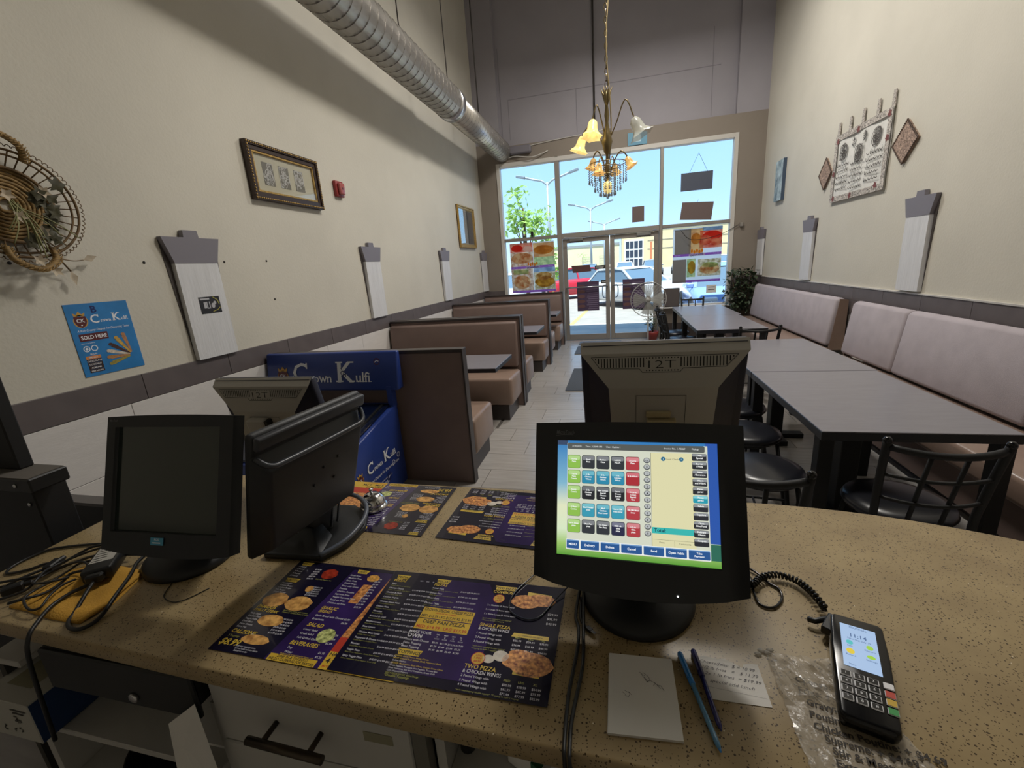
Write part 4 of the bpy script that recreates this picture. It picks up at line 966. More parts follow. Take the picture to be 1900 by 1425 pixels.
t = film_poster(1.03, 1.07, 1.90, 2.08, 'food poster with pizza and salad in the right side window',
    ((.33, .535, .62, .98, bread), (.55, .62, 1, .93, tom), (.6, .93, 1, .99, bluep_), (.3, .10, .48, .44, greens), (.53, .11, 1, .42, rice)))
food(t, .87, 1.01, ((.80, .84, .19, .08, translucent('film_red', 'e4483a')), (.66, .76, .13, .09, tom), (.88, .72, .11, .07, tom), (.77, .24, .2, .10, translucent('film_chicken', 'f0d8b0')), (.78, .31, .17, .05, greens), (.40, .28, .08, .12, translucent('film_burger', 'e0b04c')), (.47, .80, .10, .10, translucent('film_baguette', 'e8b060'))))
gpatch = translucent('taped_grey_sheet', '857f78', mixf=.35)
q = MB(); q.flat(.03, .54, .32, .99, .008); q.build('taped_sheet', gpatch, t); q = MB(); q.flat(.0, .0, .25, .44, .008); q.build('taped_sheet', gpatch, t)
def board(x0, z0, x1, z1, m, label, name='hanging_sign', y=ym-.05, tilt=0.0, strings=None, pts=None, text=None):
    cx, cz = (x0+x1)/2, (z0+z1)/2; t = thing(name, label, 'sign', M=on_front(cx, cz, y) @ Matrix.Rotation(tilt, 4, 'Z'))
    hx, hz = (x1-x0)/2, (z1-z0)/2
    q = MB(); q.prism(pts or [(-hx, -hz), (hx, -hz), (hx, hz), (-hx, hz)], -.006, .006); q.build('panel', m, t)
    if strings:
        q = MB()
        for a, c in strings: q.tube([a, c], .003, 4)
        q.build('string', blackm, t)
    return t
bd = mat('sign_back_slate', '4c5262', 0.5); bb = mat('sign_back_brown', '6b5b58', 0.6)
board(1.137, 2.728, 1.68, 3.035, bd, 'dark slate sign hung on strings in the upper right pane', strings=[((-.13, .15, 0), (.02, .47, 0)), ((.18, .15, 0), (.02, .47, 0))])
board(1.14, 2.2, 1.71, 2.53, bb, 'tilted brown sign below the slate one in the upper right pane', strings=[((0, .16, 0), (0.02, .2, 0))], tilt=-.04, pts=[(-.285, -.14), (.265, -.165), (.285, .15), (-.26, .165)])
board(.27, 2.27, .49, 2.55, bb, 'small brown card hung in the middle upper pane')
board(-.93, 1.40, -.53, 1.54, mat('sign_dark_brown', '5b3b38', 0.6), 'narrow dark red sign on the left door glass', y=ym-.012, pts=[(-.17, -.07), (.2, -.06), (.17, .07), (-.2, .07)])
t = board(-.46, 1.445, -.245, 1.515, mat('sign_black', '2a2a2c', 0.5), 'small black strip sign on the left door glass', y=ym-.012)
q = MB(); q.flat(-.09, -.02, .06, -.012, .0065); q.flat(-.09, .0, .07, .008, .0065); q.build('lettering', silverp, t)
t = board(-.34, 1.15, -.23, 1.22, mat('sign_black', '2a2a2c', 0.5), 'tiny black sticker beside the left door handle', y=ym-.012)
q = MB(); q.text('PUSH', 0, -.012, .022, .0065, .02, align='c'); q.build('lettering', silverp, t)
mp = mat('window_menu_purple', '4b3a55', 0.6, var=.1, vs=8); mpr = mat('window_menu_brown', '6a4a48', 0.6); mpl = mat('window_menu_line', '8a7f95', 0.6)
for (x0, x1), l in (((-.83, -.385), 'purple takeaway menu taped to the left door glass'), ((.085, .51), 'purple takeaway menu taped to the right door glass')):
    t = board(x0, .615, x1, 1.21, mp, l, 'window_menu', ym-.012)
    q = MB(); rr = random.Random(int(x0*100)); hw = (x1-x0)/2
    for k in range(5): q.disc(-hw*.6, -.2+.1*k, .08, .035, .0065, 10)
    q.build('picture', mpr, t)
    q = MB()
    for k in range(13): q.flat(-hw*.15+rr.uniform(0, .06), -.26+k*.04, hw*.88, -.252+k*.04, .0066)
    q.build('print', mpl, t)
t = board(1.66, .85, 1.84, 1.0, paper, 'small white notice low in the right side window', 'window_notice', ym-.0)
q = MB(); q.flat(-.06, .03, .06, .042, .0065); q.flat(-.06, -.02, .06, -.008, .0065); q.build('print', sketch, t)
b = MB(); b.b2((2.17, YF-.06, 2.02), (2.23, YF-.002, 2.10)); o = tag(b.build('camera_sensor', alu, bevel=.01), 'small grey sensor on the wall right of the window', 'sensor')
b = MB(); b.tube(smooth_path([(2.15, YF-.03, 2.06), (1.8, YF-.04, 1.90), (1.35, YF-.05, 1.86), (1.15, YF-.05, 2.05)], 6), .005, 5); tag(b.build('cable', blackm), 'thin dark cable drooping across the right window poster', 'cable')
b = MB(); b.b2((-1.72, YF-.05, 2.171), (-1.67, YF-.021, 2.27)); tag(b.build('sensor', blackm, bevel=.004), 'small black sensor standing on the left transom bar', 'sensor')
# ------------------------------------------------------------------ freezer
fblue = mat('freezer_blue', '283f88', 0.35, var=.06, vs=3); fnavy = mat('freezer_dark_lid', '101830', 0.12)
t = thing('ice_cream_freezer', 'blue dessert chest freezer with a lettered header, beside the nearest booth', 'freezer', (-1.63, 2.83, 0))
q = MB(); q.prism([(-.80, .04), (0, .04), (0, .68), (-.80, .52)], -1.06, 0, 'x'); q.build('body', fblue, t, .012, 2)
q = MB(); q.prism([(-.78, .527), (-.06, .671), (-.06, .685), (-.78, .541)], -1.03, -.03, 'x'); q.build('glass_lid', fnavy, t, .004)
for x in (-.97, -.5, -.08):
    q = MB(); q.bar((x, -.77, .545), (x, -.07, .686), .02, .012); q.build('lid_rail', black, t)
q = MB(); q.b2((-1.02, -.70, .0), (-.04, -.08, .04)); q.build('plinth', black, t)
for s in (-1.04, -.02):
    q = MB(); q.b2((s-.02, -.06, .66), (s+.02, -.0, .82)); q.build('header_post', fblue, t)
q = MB(); q.prism([(-.06, .79), (.03, .79), (.03, 1.075), (-.01, 1.075)], -1.08, 0.06, 'x'); hd = q.build('header_sign', fblue, t, .012, 2)
def on_header(x, z): # sign face leans back
    a = Vector((-1.08, -.06, .79)); v = Vector((0, .05, .285)).normalized(); m = frame(a, (1, 0, 0), v); return m
hm = on_header(0, 0); hm = hm @ Matrix.Translation((0, 0, .0015))
E_ = []; crest(E_, .150, .11, .070)
E_ += [(pw, lambda b: (serif(b, 'C', .245, .075, .14, .0012), serif(b, 'rown', .395, .065, .064, .0012), serif(b, 'K', .640, .065, .155, .0012), serif(b, 'ulfi', .795, .065, .074, .0012))),
       (pw, lambda b: scribble(b, .240, .06, .05, .12, 8, .005, .0016, random.Random(8))), (navy, lambda b: scribble(b, .66, .09, .05, .10, 8, .005, .0018, random.Random(9))),
       (maroon, lambda b: b.ring(.975, .215, .026, .020, .0012)), (pw, lambda b: b.stroke([(.958, .21), (.972, .222), (.99, .217)], .006, .0014))]
o = decals(t, 'header_print', E_); o.matrix_local = hm; o['kind'] = 'stuff'
sm = frame((.0025, -.80, .0), (0, 1, 0), (0, 0, 1))
E_ = []; crest(E_, .20, .33, .05)
E_ += [(pw, lambda b: (serif(b, 'C', .29, .325, .078, .0012), serif(b, 'rown', .372, .325, .036, .0012), serif(b, 'K', .510, .325, .085, .0012), serif(b, 'ulfi', .597, .325, .044, .0012),
        b.text('A Rich Creamy Dessert For Discerning Tastes', .18, .255, .022, .0012, 0, .3, width=.52), b.text('malai pistachio mango coconut almond chocolate', .18, .20, .013, .0012, width=.40), b.text('1-866-CROWN-KULFI', .24, .165, .020, .0012, .02, width=.30), b.text('natural ingredients', .24, .135, .013, .0012, width=.28),
        b.ring(.62, .27, .02, .016, .0012), b.ring(.70, .30, .02, .016, .0012))), (navy, lambda b: b.disc(.54, .20, .03, .035, .0012)), (pw, lambda b: b.stroke([(.525, .19), (.54, .205), (.555, .20)], .005, .0015))]
o = decals(t, 'side_print', E_); o.matrix_local = sm; o['kind'] = 'stuff'
# ------------------------------------------------------------------ counter
quartz = speckled('speckled_quartz')
pts = [(-1.69, .535), (-.9, .512), (-.1, .488), (1.02, .462)]
for k in range(-5, 19):
    a = rad(k*5); pts.append((.35+.95*math.cos(a), .75+.52*math.sin(a)))
pts += [(.2, 1.272), (-1.69, 1.274)]
b = MB(); b.prism(pts, .838, .88); tag(b.build('worktop', quartz, bevel=.006, seg=2), 'long speckled tan quartz worktop with a rounded right end', 'worktop')
lam = mat('white_cabinet', 'b9b7b2', 0.5, var=.04, vs=4); lamd = mat('cabinet_mottled', '8f8c80', 0.6, var=.12, vs=5)  # white cabinet, and a darker mottled version
t = thing('counter_front', 'tan clad front of the service counter facing the room', 'counter', (0, 1.2, 0))
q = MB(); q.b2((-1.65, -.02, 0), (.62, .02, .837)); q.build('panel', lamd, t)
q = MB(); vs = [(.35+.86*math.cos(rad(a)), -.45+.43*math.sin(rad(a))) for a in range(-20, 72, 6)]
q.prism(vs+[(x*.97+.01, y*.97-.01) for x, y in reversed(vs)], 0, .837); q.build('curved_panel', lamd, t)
t = thing('shelf_unit', 'open white shelf unit under the left of the counter', 'shelf', (-1.27, .56, 0))
q = MB(); q.b2((-.27, .0, 0), (-.245, .55, .479)); q.build('side_panel', lam, t); q = MB(); q.b2((.345, .02, 0), (.365, .55, .68)); q.build('side_panel', lam, t)
for z, x0, x1_ in ((.48, -.36, .345), (.28, -.245, .345), (.69, -.36, -.24)):
    q = MB(); q.b2((x0, .0, z), (x1_, .55, z+.018)); q.build('shelf', lam, t, .002)
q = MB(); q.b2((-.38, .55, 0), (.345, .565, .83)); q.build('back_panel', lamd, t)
q = MB(); q.b2((-.38, .02, 0), (-.36, .55, .69)); q.build('side_panel', mat('dark_side', '3a3832', .7), t)  # left side panel in a darker tone
t = thing('cash_drawer', 'black cash drawer fixed under the worktop edge', 'cash drawer', (-1.13, .55, .0))
q = MB(); q.b2((-.235, .0, .71), (.225, .42, .80)); q.build('housing', blackm, t, .004)
q = MB(); q.b2((-.23, -.012, .685), (.23, .0, .80)); fr = q.build('drawer_front', black, t, .004)
q = MB(); q.lathe([(.012, 0), (.012, .006), (.008, .008), (0, .008)], (.05, -.012, .715), 14, Matrix.Rotation(PI/2, 3, 'X')); q.build('key_lock', steel, fr)
t = thing('drawer_cabinet', 'white drawer cabinet with a bar handle under the counter', 'cabinet', (-.63, .565, 0))
q = MB(); q.b2((-.262, .02, .0), (.262, .56, .83)); q.build('carcass', lam, t)
q = MB(); q.b2((-.262, .0, .60), (.225, .019, .832)); dr = q.build('drawer_front', lam, t, .003)
q = MB(); q.tube([(-.13, -.045, .688), (.05, -.045, .680)], .009, 10)
for x, z in ((-.095, .6865), (.015, .6815)): q.tube([(x, -.045, z), (x, -.0, z)], .006, 8)
q.build('bar_handle', mat('handle_bronze', '4f463c', .35, metal=.8), dr)
q = MB(); q.b2((.12, -.0012, .69), (.185, -.0002, .715)); q.build('tape_residue', mat('tape_tan', '8f8a72', .7), dr)
q = MB(); q.b2((-.262, .0, .06), (.225, .019, .594)); q.build('door', lam, t, .003)
q = MB(); q.b2((.232, -.004, .0), (.262, .03, .832)); q.build('edge_post', mat('post_dark', '6d6a62', .6), t)
t = thing('shelf_unit', 'open shelf unit under the middle of the counter holding small boxes', 'shelf', (0.1, .58, 0))
for x in (-.46, .40): q = MB(); q.b2((x, 0, 0), (x+.02, .50, .837)); q.build('side_panel', lam, t)
for z in (.62, .3): q = MB(); q.b2((-.44, 0, z-.018), (.40, .50, z)); q.build('shelf', lam, t, .002)
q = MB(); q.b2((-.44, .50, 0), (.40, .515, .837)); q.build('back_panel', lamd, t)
b = MB(); b.b2((.03, .57, .735), (.48, .95, .836)); t = tag(b.build('cash_drawer', black, bevel=.004), 'black drawer box hung under the worktop below the two pens', 'cash drawer')
b = MB(); b.tube([(-.315, .63, .632), (-.30, .63, .74)], .016, 12); tag(b.build('marker_pen', black), 'black marker standing on the shelf right of the drawer cabinet', 'marker')
b = MB(); b.lathe([(.026, 0), (.032, .05), (.029, .05), (.024, .004)], (-.25, .66, .6215), 18); tag(b.build('paper_cup', white), 'small white cup on the shelf below the worktop edge', 'cup')
t = thing('carton', 'small white carton with a green stripe on the shelf under the worktop', 'box', (-.17, .63, .621), rad(-25))
q = MB(); q.b2((-.05, -.03, 0), (.05, .03, .05)); q.build('carton_body', white, t, .002)
q = MB(); q.b2((.012, -.0308, .0), (.035, .0308, .0507)); q.build('stripe', mat('stripe_green', '2f6b4a', .5), t)
t = thing('box', 'white printed carton with a blue side on the left shelf', 'box', (-1.535, .50, .499), rad(0))
q = MB(); q.b2((-.10, .02, 0), (.085, .26, .125)); q.build('carton', mat('carton_white', 'b4b2aa', .7), t, .002)
q = MB(); q.b2((.0855, .022, .003), (.0868, .258, .123)); q.build('blue_side', mat('carton_blue', '1f3a66', .5), t)
q = MB(); q.X = frame((.0, .0192, .06), (1, 0, 0), (0, 0, 1)); scribble(q, .0, .0, .07, .02, 6, .003, .0005, random.Random(4)); scribble(q, -.06, -.035, .12, .018, 7, .003, .0005, random.Random(6)); q.flat(.02, .03, .06, .035, .0005); q.flat(.015, .04, .07, .045, .0005); q.build('lettering', sketch, t)
q = MB(); q.b2((-.06, .06, .1255), (.03, .2, .1262)); q.build('tape', mat('tape_tan', '8f8a72', .7), t)
b = MB(); b.lathe([(.0, 0), (.15, 0), (.165, .025), (.16, .025), (.147, .006), (0, .006)], (-1.25, .72, .299), 28); tag(b.build('tray', black), 'round black tray on the lower shelf at the left', 'tray')
b = MB(); b.b2((-1.12, .60, .499), (-.93, .86, .507)); tag(b.build('papers', paper), 'loose printed papers lying on the shelf under the black drawer', 'papers')
b = MB(); b.add([(-.985, .527, .67), (-.890, .53, .745), (-.885, .53, .50), (-.93, .515, .53), (-.985, .51, .515), (-.95, .52, .62)], [(0, 5, 1), (5, 3, 2, 1), (0, 4, 5), (4, 3, 5)]); tag(b.build('paper_sheet', paper), 'torn white paper taped beside the black cash drawer', 'paper')
# ------------------------------------------------------------------ gate and equipment at the left end
b = MB(); b.b2((XL+.02, 1.25, 0), (-1.71, 1.29, .70)); t = tag(b.build('half_gate', blackm), 'black half gate between the counter and the left wall', 'gate')
q = MB(); q.b2((XL+.02, 1.24, .70), (-1.71, 1.30, .715)); q.build('top_rail', mat('gate_rail', '5a5654', .5), t)
t = thing('equipment_stand', 'tall black metal equipment stand at the left edge beside the counter', 'equipment', (-2.05, .84, 0))
q = MB(); q.b2((-.35, 0, 0), (.25, .09, 1.04)); q.build('body', blackm, t, .004)
q = MB(); q.b2((-.37, -.03, 1.04), (.315, .07, 1.085)); q.build('ledge', black, t, .004)
q = MB(); q.b2((-.37, -.028, 1.0852), (.31, .065, 1.088)); q.build('ledge_top', mat('dusty_grey', '5b5650', .8), t)
q = MB(); q.b2((-.36, .02, 1.088), (.19, .06, 1.6)); q.build('upper_panel', blackm, t, .004)
for x, z in ((.25, 1.062), (.22, .98), (-.1, 1.062)):
    q = MB(); q.lathe([(.007, 0), (.006, .003), (0, .004)], (x, -.03 if z > 1.04 else -.001, z), 8, Matrix.Rotation(PI/2, 3, 'X')); q.build('screw', steel, t)
# ------------------------------------------------------------------ terminals
def emat(name, col, s=1.0, grad=None):
    if name in MATS: return MATS[name]
    m = mat(name, col, .3); b = m.node_tree.nodes['Principled BSDF']; b.inputs['Base Color'].default_value = (0.01, 0.01, 0.01, 1)
    b.inputs['Emission Color'].default_value = rgb(col); b.inputs['Emission Strength'].default_value = s
    if grad:
        nt = m.node_tree; tc = nt.nodes.new('ShaderNodeTexCoord'); sp = nt.nodes.new('ShaderNodeSeparateXYZ'); nt.links.new(tc.outputs['Object'], sp.inputs[0])
        mr = nt.nodes.new('ShaderNodeMapRange'); mr.inputs[1].default_value = grad[0]; mr.inputs[2].default_value = grad[1]; nt.links.new(sp.outputs[1], mr.inputs[0])
        rp = nt.nodes.new('ShaderNodeValToRGB'); nt.links.new(mr.outputs[0], rp.inputs[0])
        els = rp.color_ramp.elements; els[0].position = 0; els[0].color = rgb(grad[2][0][1]); els[1].position = 1; els[1].color = rgb(grad[2][-1][1])
        for p, c in grad[2][1:-1]: e = els.new(p); e.color = rgb(c)
        nt.links.new(rp.outputs[0], b.inputs['Emission Color'])
    return m
bez = mat('terminal_black', '24262a', 0.5, bump=.03, bs=900); basem = mat('terminal_base', '1b1d20', 0.5)
def touch_terminal(M, w, h, sr, label, base, chin):
    """front seen terminal: local z towards the viewer, sr=screen rect"""
    t = thing('touch_terminal', label, 'monitor', M=M)
    x0, y0, x1, y1 = sr; hw = w/2; top = h/2
    def ol(k, n=10):
        b_ = [(-hw+2*hw*i/n, -h/2-chin*math.sin(PI*i/n)**.7) for i in range(n+1)]; u_ = [(hw-2*hw*i/n, top+.004*math.sin(PI*i/n)) for i in range(n+1)]
        return [(x*k, y*k) for x, y in b_+u_]
    out = ol(1)
    q = MB(); n = len(out); inn = [(x0, y0)]*11+[(x1, y1)]*11
    inn = [(min(x1, max(x0, x)), y0) for x, y in out[:11]]+[(min(x1, max(x0, x)), y1) for x, y in out[11:]]
    vs = [(x, y, 0) for x, y in out]+[(x, y, -.002) for x, y in inn]+[(x, y, -.03) for x, y in out]+[(x, y, -.012) for x, y in inn]
    fs = []
    for i in range(n):
        j = (i+1) % n; fs += [(i, j, n+j, n+i), (j, i, 2*n+i, 2*n+j), (n+i, n+j, 3*n+j, 3*n+i)]
    q.add(vs, fs, False); q.build('bezel', bez, t, .0035, 2)
    q = MB(); k1 = ol(.985); k2 = ol(.7)
    vs = [(x, y, -.028) for x, y in k1]+[(x, y-.01, -.085) for x, y in k2]; n = len(k1)
    q.add(vs, [(i, (i+1) % n, n+(i+1) % n, n+i) for i in range(n)]+[tuple(range(n, 2*n))], False); q.build('rear_shell', bez, t)
    return t
def base_of(t, c, rx, ry, neck_to):
    """pedestal base given in world coordinates"""
    inv = t.matrix_world.inverted(); c = Vector(c)
    q = MB(); q.X = inv; n = 32; prof = [(1.0, 0), (1.02, .008), (.97, .020), (.80, .034), (.45, .050), (.0, .055)]
    vs = [c+Vector((rx*k*math.cos(2*PI*j/n), ry*k*math.sin(2*PI*j/n), z)) for k, z in prof for j in range(n)]
    q.add(vs, [(i*n+j, i*n+(j+1) % n, (i+1)*n+(j+1) % n, (i+1)*n+j) for i in range(len(prof)-1) for j in range(n)]+[tuple(range(n-1, -1, -1))], True); q.build('base', basem, t)
    q = MB(); q.X = inv; q.bar(c+Vector((0, .01, .03)), Vector(neck_to), .13, .05, up=(0, 1, 0)); q.build('neck', basem, t, .01, 2)
M0 = frame((.0265, .751, 1.159), (1.0, -.028, .012), (0, .395, .919))
bpy.context.view_layer.update()
t = touch_terminal(M0, .380, .294, (-.1475, -.1065, .1475, .1135), 'black touch terminal showing the lit ordering screen', None, .026)
base_of(t, (.035, .835, .8803), .118, .125, (.03, .815, 1.06))
e_scr = emat('screen_desktop', '4f8fc0', 1.0, (-.107, .114, ((0, '5a9a3a'), (.10, '9cc46a'), (.22, 'd6e6c4'), (.42, 'dfe4c0'), (.62, '7fb4cc'), (1, '2f78b8'))))
q = MB(); q.flat(-.148, -.107, .148, .114, -.011); q.build('screen', e_scr, t)
z = -.0105
e_ = lambda c, s=1.0: emat('ui_'+c, c, s)
E_ = [(e_('2c56a8'), lambda b: b.flat(.127, -.065, .1478, .114, z+.0001)), (e_('3a4a66'), lambda b: b.flat(-.1475, .1045, -.127, .1135, z+.0001)), (e_('2f6a58'), lambda b: b.flat(.131, -.094, .1478, -.066, z+.0001)),
      (e_('d2d6c4'), lambda b: b.flat(-.128, -.096, .1305, .1085, z+.0002)), (e_('565a58'), lambda b: b.rrect(-.1276, .0965, .126, .1085, .003, z+.0004)),
      (e_('dcd8ac'), lambda b: b.flat(.031, -.077, .107, .094, z+.0004)), (e_('3ab4ae'), lambda b: b.flat(.031, -.0535, .107, -.0425, z+.0006)), (e_('16324a'), lambda b: b.text('Total:', .0345, -.0505, .0062, z+.0008, .02)),
      (e_('e8ecec'), lambda b: (b.text('7/19/2025', -.118, .101, .0032, z+.0006), b.text('Time: 3:20:40 PM', -.092, .101, .0032, z+.0006), b.text('User: Cashier1', -.052, .101, .0032, z+.0006), b.text('Invoice No. 1-75869', .055, .101, .0032, z+.0006), b.text('Pickup', .104, .101, .0032, z+.0006)))]
names = [['Veggie Pizza', 'Small Pizza', 'Medium Pizza', 'LARGE PIZZA', 'X-Large Pizza'], ['1 Large Pizza Combo', '1 lb. Chicken Wings', '2 lb. Chicken Wings', '3 lb. Chicken Wings', '5 lb Wings'],
         ['Family Combo', '5 lb. Chicken Wings', 'Med Crown Special Cheese Pizza', 'Large Crown Special Che', 'X-Large Crown Special Che'], ['2 Pizza Combo', 'Med Donair pizza', 'Med Chicken Meat Lover', 'Large CM meat lover', 'XL CM Meat lover'], ['Large Deep pizza', 'Med Pan pizza', 'LG Deep Pan Pizza', 'MED ck tikka pizza', 'LG ck tikka pizza']]
cols = [['8cbc50', '33363c', '33363c', '33363c', 'b03c44'], ['8cbc50', '2f88a8', '2f88a8', '2f88a8', 'a83038'], ['8cbc50', '26282c', '26282c', '26282c', 'b03c44'], ['8cbc50', '3a98b0', '2f88a8', '3a98b0', 'b03c44'], ['8cbc50', '33363c', '33363c', '2b2d48', 'b03c44']]
lite = {'8cbc50': 'b0d488', '33363c': '7d8084', '26282c': '6f7276', '2f88a8': '6cb4c4', '3a98b0': '74bcc8', 'b03c44': 'd4848a', 'a83038': 'cc7078', '2b2d48': '75778a'}
bx = [-.1265, -.0985, -.0705, -.0425, -.0145]; by = [.0845, .0555, .0255, -.0075, -.0385]
for r in range(5):
    for c in range(5):
        x, y, cl = bx[c], by[r], cols[r][c]; h = .0245
        E_.append((e_('4c5450'), lambda b, x=x, y=y: b.rrect(x-.0006, y-h-.0006, x+.0246, y+.0006, .0035, z+.0003)))
        E_.append((e_(cl), lambda b, x=x, y=y: b.rrect(x, y-h, x+.024, y, .003, z+.0005))); E_.append((e_(lite[cl]), lambda b, x=x, y=y: b.rrect(x+.0006, y-h*.36, x+.0234, y-.0006, .0025, z+.0006)))
        ws = names[r][c].split(); lines = []; cur = ''
        for wd in ws:
            if len(cur)+len(wd) > 9 and cur: lines.append(cur); cur = wd
            else: cur = (cur+' '+wd).strip()
        lines.append(cur)
        E_.append((e_('f0f2f0'), lambda b, x=x, y=y, lines=lines: [b.text(s, x+.012, y-.0085-i*.0045, .0028, z+.0008, .03, align='c') for i, s in enumerate(lines)]))
for i, s in enumerate(['CLR', '0', '1', '2', '3', '4', '5', '6', '7', '8', '9', '0']):
    y = .079-i*.0122
    E_ += [(e_('565a5c'), lambda b, y=y: b.disc(.0235, y, .0062, .0052, z+.0005, 14)), (e_('b4b8b8'), lambda b, y=y: b.disc(.0235, y+.0006, .005, .0038, z+.0006, 14)), (e_('26282c'), lambda b, y=y, s=s: b.text(s, .0235, y-.0018, .0038 if s != 'CLR' else .0024, z+.0008, .02, align='c'))]
for i, s in enumerate(['Daily Special', 'Burger / Philly', 'Sides / Beverage', 'Wings and Wings', 'Pizzas page1', 'Pizzas page2', 'Salads', 'Toppings', 'Open Disc/Food', 'Delivery Charge', 'Coupon']):
    y = .0945-i*.0152; cl = '2a98ac' if i == 5 else '2c2e34'
    E_ += [(e_(cl), lambda b, y=y: b.rrect(.1035, y-.0132, .1285, y, .002, z+.0007)), (e_('8e9296' if i != 5 else '84ccd4'), lambda b, y=y: b.rrect(.104, y-.0052, .1280, y-.0004, .0015, z+.0008)),
           (e_('f0f2f0'), lambda b, y=y, s=s: [b.text(wd, .1165, y-.0046-.0048*k, .003, z+.001, .03, align='c') for k, wd in enumerate(s.split(' ', 1))])]
xs = [(-.128, -.104), (-.101, -.066), (-.063, -.028), (-.025, .0125), (.0155, .0515), (.0545, .0905), (.0935, .1295)]
for (a, c), s in zip(xs, ['MENU', 'Delivery', 'Delete', 'Cancel', 'Send', 'Open Table', 'Take\nPayment']):
    E_ += [(e_('f2f4f0'), lambda b, a=a, c=c: b.flat(a-.0012, -.0945, c+.0012, -.0765, z+.0009)), (e_('2a5690'), lambda b, a=a, c=c: b.rrect(a, -.0935, c, -.0775, .0015, z+.0011)), (e_('6a94c4'), lambda b, a=a, c=c: b.flat(a, -.0795, c, -.0775, z+.0012)),
           (e_('f0f4f8'), lambda b, a=a, c=c, s=s: [b.text(wd, (a+c)/2, (-.0873 if '\n' not in s else -.0845-.0052*k), .0040 if '\n' not in s else .0034, z+.0014, .02, align='c') for k, wd in enumerate(s.split('\n'))])]
E_ += [(e_('4c4a3c'), lambda b: (b.text('Guest Check', .069, .0815, .003, z+.0008, align='c'), b.text('Print', .048, -.0705, .0032, z+.0008, align='c'), b.text('Comments', .088, -.0705, .0032, z+.0008, align='c'), b.flat(.031, -.0645, .107, -.0641, z+.0006), b.flat(.070, -.076, .0704, -.0645, z+.0006), b.flat(.0305, -.077, .031, .094, z+.0006))), (e_('2a6a8a'), lambda b: (b.disc(.053, .083, .004, .004, z+.0008, 12), b.disc(.085, .083, .004, .004, z+.0008, 12))), (e_('f0f2f2'), lambda b: (b.text('1', .053, .0815, .003, z+.001, align='c'), b.text('1', .085, .0815, .003, z+.001, align='c')))]
decals(t, 'ordering_screen_print', E_)
logo = mat('logo_grey', '6a6c70', .4)
q = MB(); q.text('MicroTouch', -.148, .126, .0075, .0008, .015, .2, width=.035); q.stroke([(-.149, .123), (-.135, .1245), (-.115, .1245)], .0008, .0008); q.build('logo_lettering', logo, t)
q = MB(); q.disc(.0724, -.157, .0016, .0016, .0012, 8); q.build('status_light', e_('f8f8f8', 3.0), t)
M1 = frame((-1.002, .68, 1.182), (.999, .042, .007), (-.021, .331, .943))
t = touch_terminal(M1, .352, .306, (-.155, -.1125, .139, .129), 'black touch terminal with a dark switched-off screen, above the tangled cables', None, .012)
base_of(t, (-1.165, .795, .8803), .115, .10, (-1.02, .76, 1.06))
q = MB(); q.flat(-.156, -.113, .140, .130, -.011); q.build('screen', mat('dark_screen', '2a322e', .12, spec=.8), t)  # green tint in the base stands in for the kitchen's reflection
q = MB(); q.b2((-.034, -.137, .0), (.001, -.1205, .001)); s_ = q.build('sticker', mat('sticker_cyan', '4fa4c8', .4), t)
q = MB(); q.text('POS', -.017, -.127, .005, .0014, .02, align='c'); q.flat(-.028, -.133, -.006, -.1305, .0014); q.build('sticker_print', pw, s_)
q = MB(); q.text('MicroTouch', -.168, .142, .005, .0008, .01, .2, width=.022); q.build('logo_lettering', logo, t)
# angled terminal: screen away to the left, back towards the room
u = Vector((.05, .35, 0)).normalized(); v = Vector((.105, .02, .34)); c = Vector((-.770, .872, 1.125))
MD = frame(c, u, v)
t = thing('touch_terminal', 'black terminal turned sideways so that its back shows, on a folded stand', 'monitor', M=MD)
q = MB(); q.b2((-.17, -.172, -.036), (.18, .172, -.012)); q.build('bezel', bez, t, .012, 3)
q = MB(); vs = [(-.172, -.165, -.014), (.172, -.165, -.014), (.172, .12, -.014), (-.172, .12, -.014), (-.14, -.14, .022), (.14, -.14, .022), (.15, .085, .022), (-.15, .085, .022)]
q.add(vs, [(4, 5, 6, 7), (0, 1, 5, 4), (1, 2, 6, 5), (2, 3, 7, 6), (3, 0, 4, 7)], False); q.build('rear_shell', bez, t, .008, 2)
q = MB(); q.tube(smooth_path([(-.165, .12, -.005), (-.15, .105, .022), (-.1, .10, .025), (.1, .10, .025), (.15, .105, .022), (.168, .125, -.005)], 5), .0065, 8); q.build('handle_ridge', mat('ridge_highlight', '3a3d44', .35), t)  # highlight along the recess put into the paler ridge colour
q = MB(); q.b2((-.166, .135, -.014), (.176, .168, .004)); q.build('top_lip', mat('lip_grey', '34363c', .45), t, .006, 2)
for x, y in ((.01, .02), (.06, .03), (-.02, -.02), (.05, -.03)): q = MB(); q.lathe([(.004, .021), (.004, .0245), (0, .0245)], (x, y, 0), 8); q.build('screw', blackm, t)
inv = MD.inverted()
bw = MB(); bw.X = inv; bw.prism([(-.945, .825), (-.77, .835), (-.735, .90), (-.73, .985), (-.76, 1.05), (-.83, 1.09), (-.90, 1.085), (-.955, 1.02), (-.965, .90)], .8805, .897); bw.build('base', basem, t, .004, 2)
bw = MB(); bw.X = inv; bw.tube(smooth_path([(-.775, .838, .898), (-.738, .90, .905), (-.733, .985, .915), (-.763, 1.05, .925), (-.83, 1.092, .93), (-.89, 1.088, .93)], 5), .007, 8); bw.build('base_rim', mat('rim_highlight', '565c68', .35), t)  # steel-blue highlight put into the rim colour
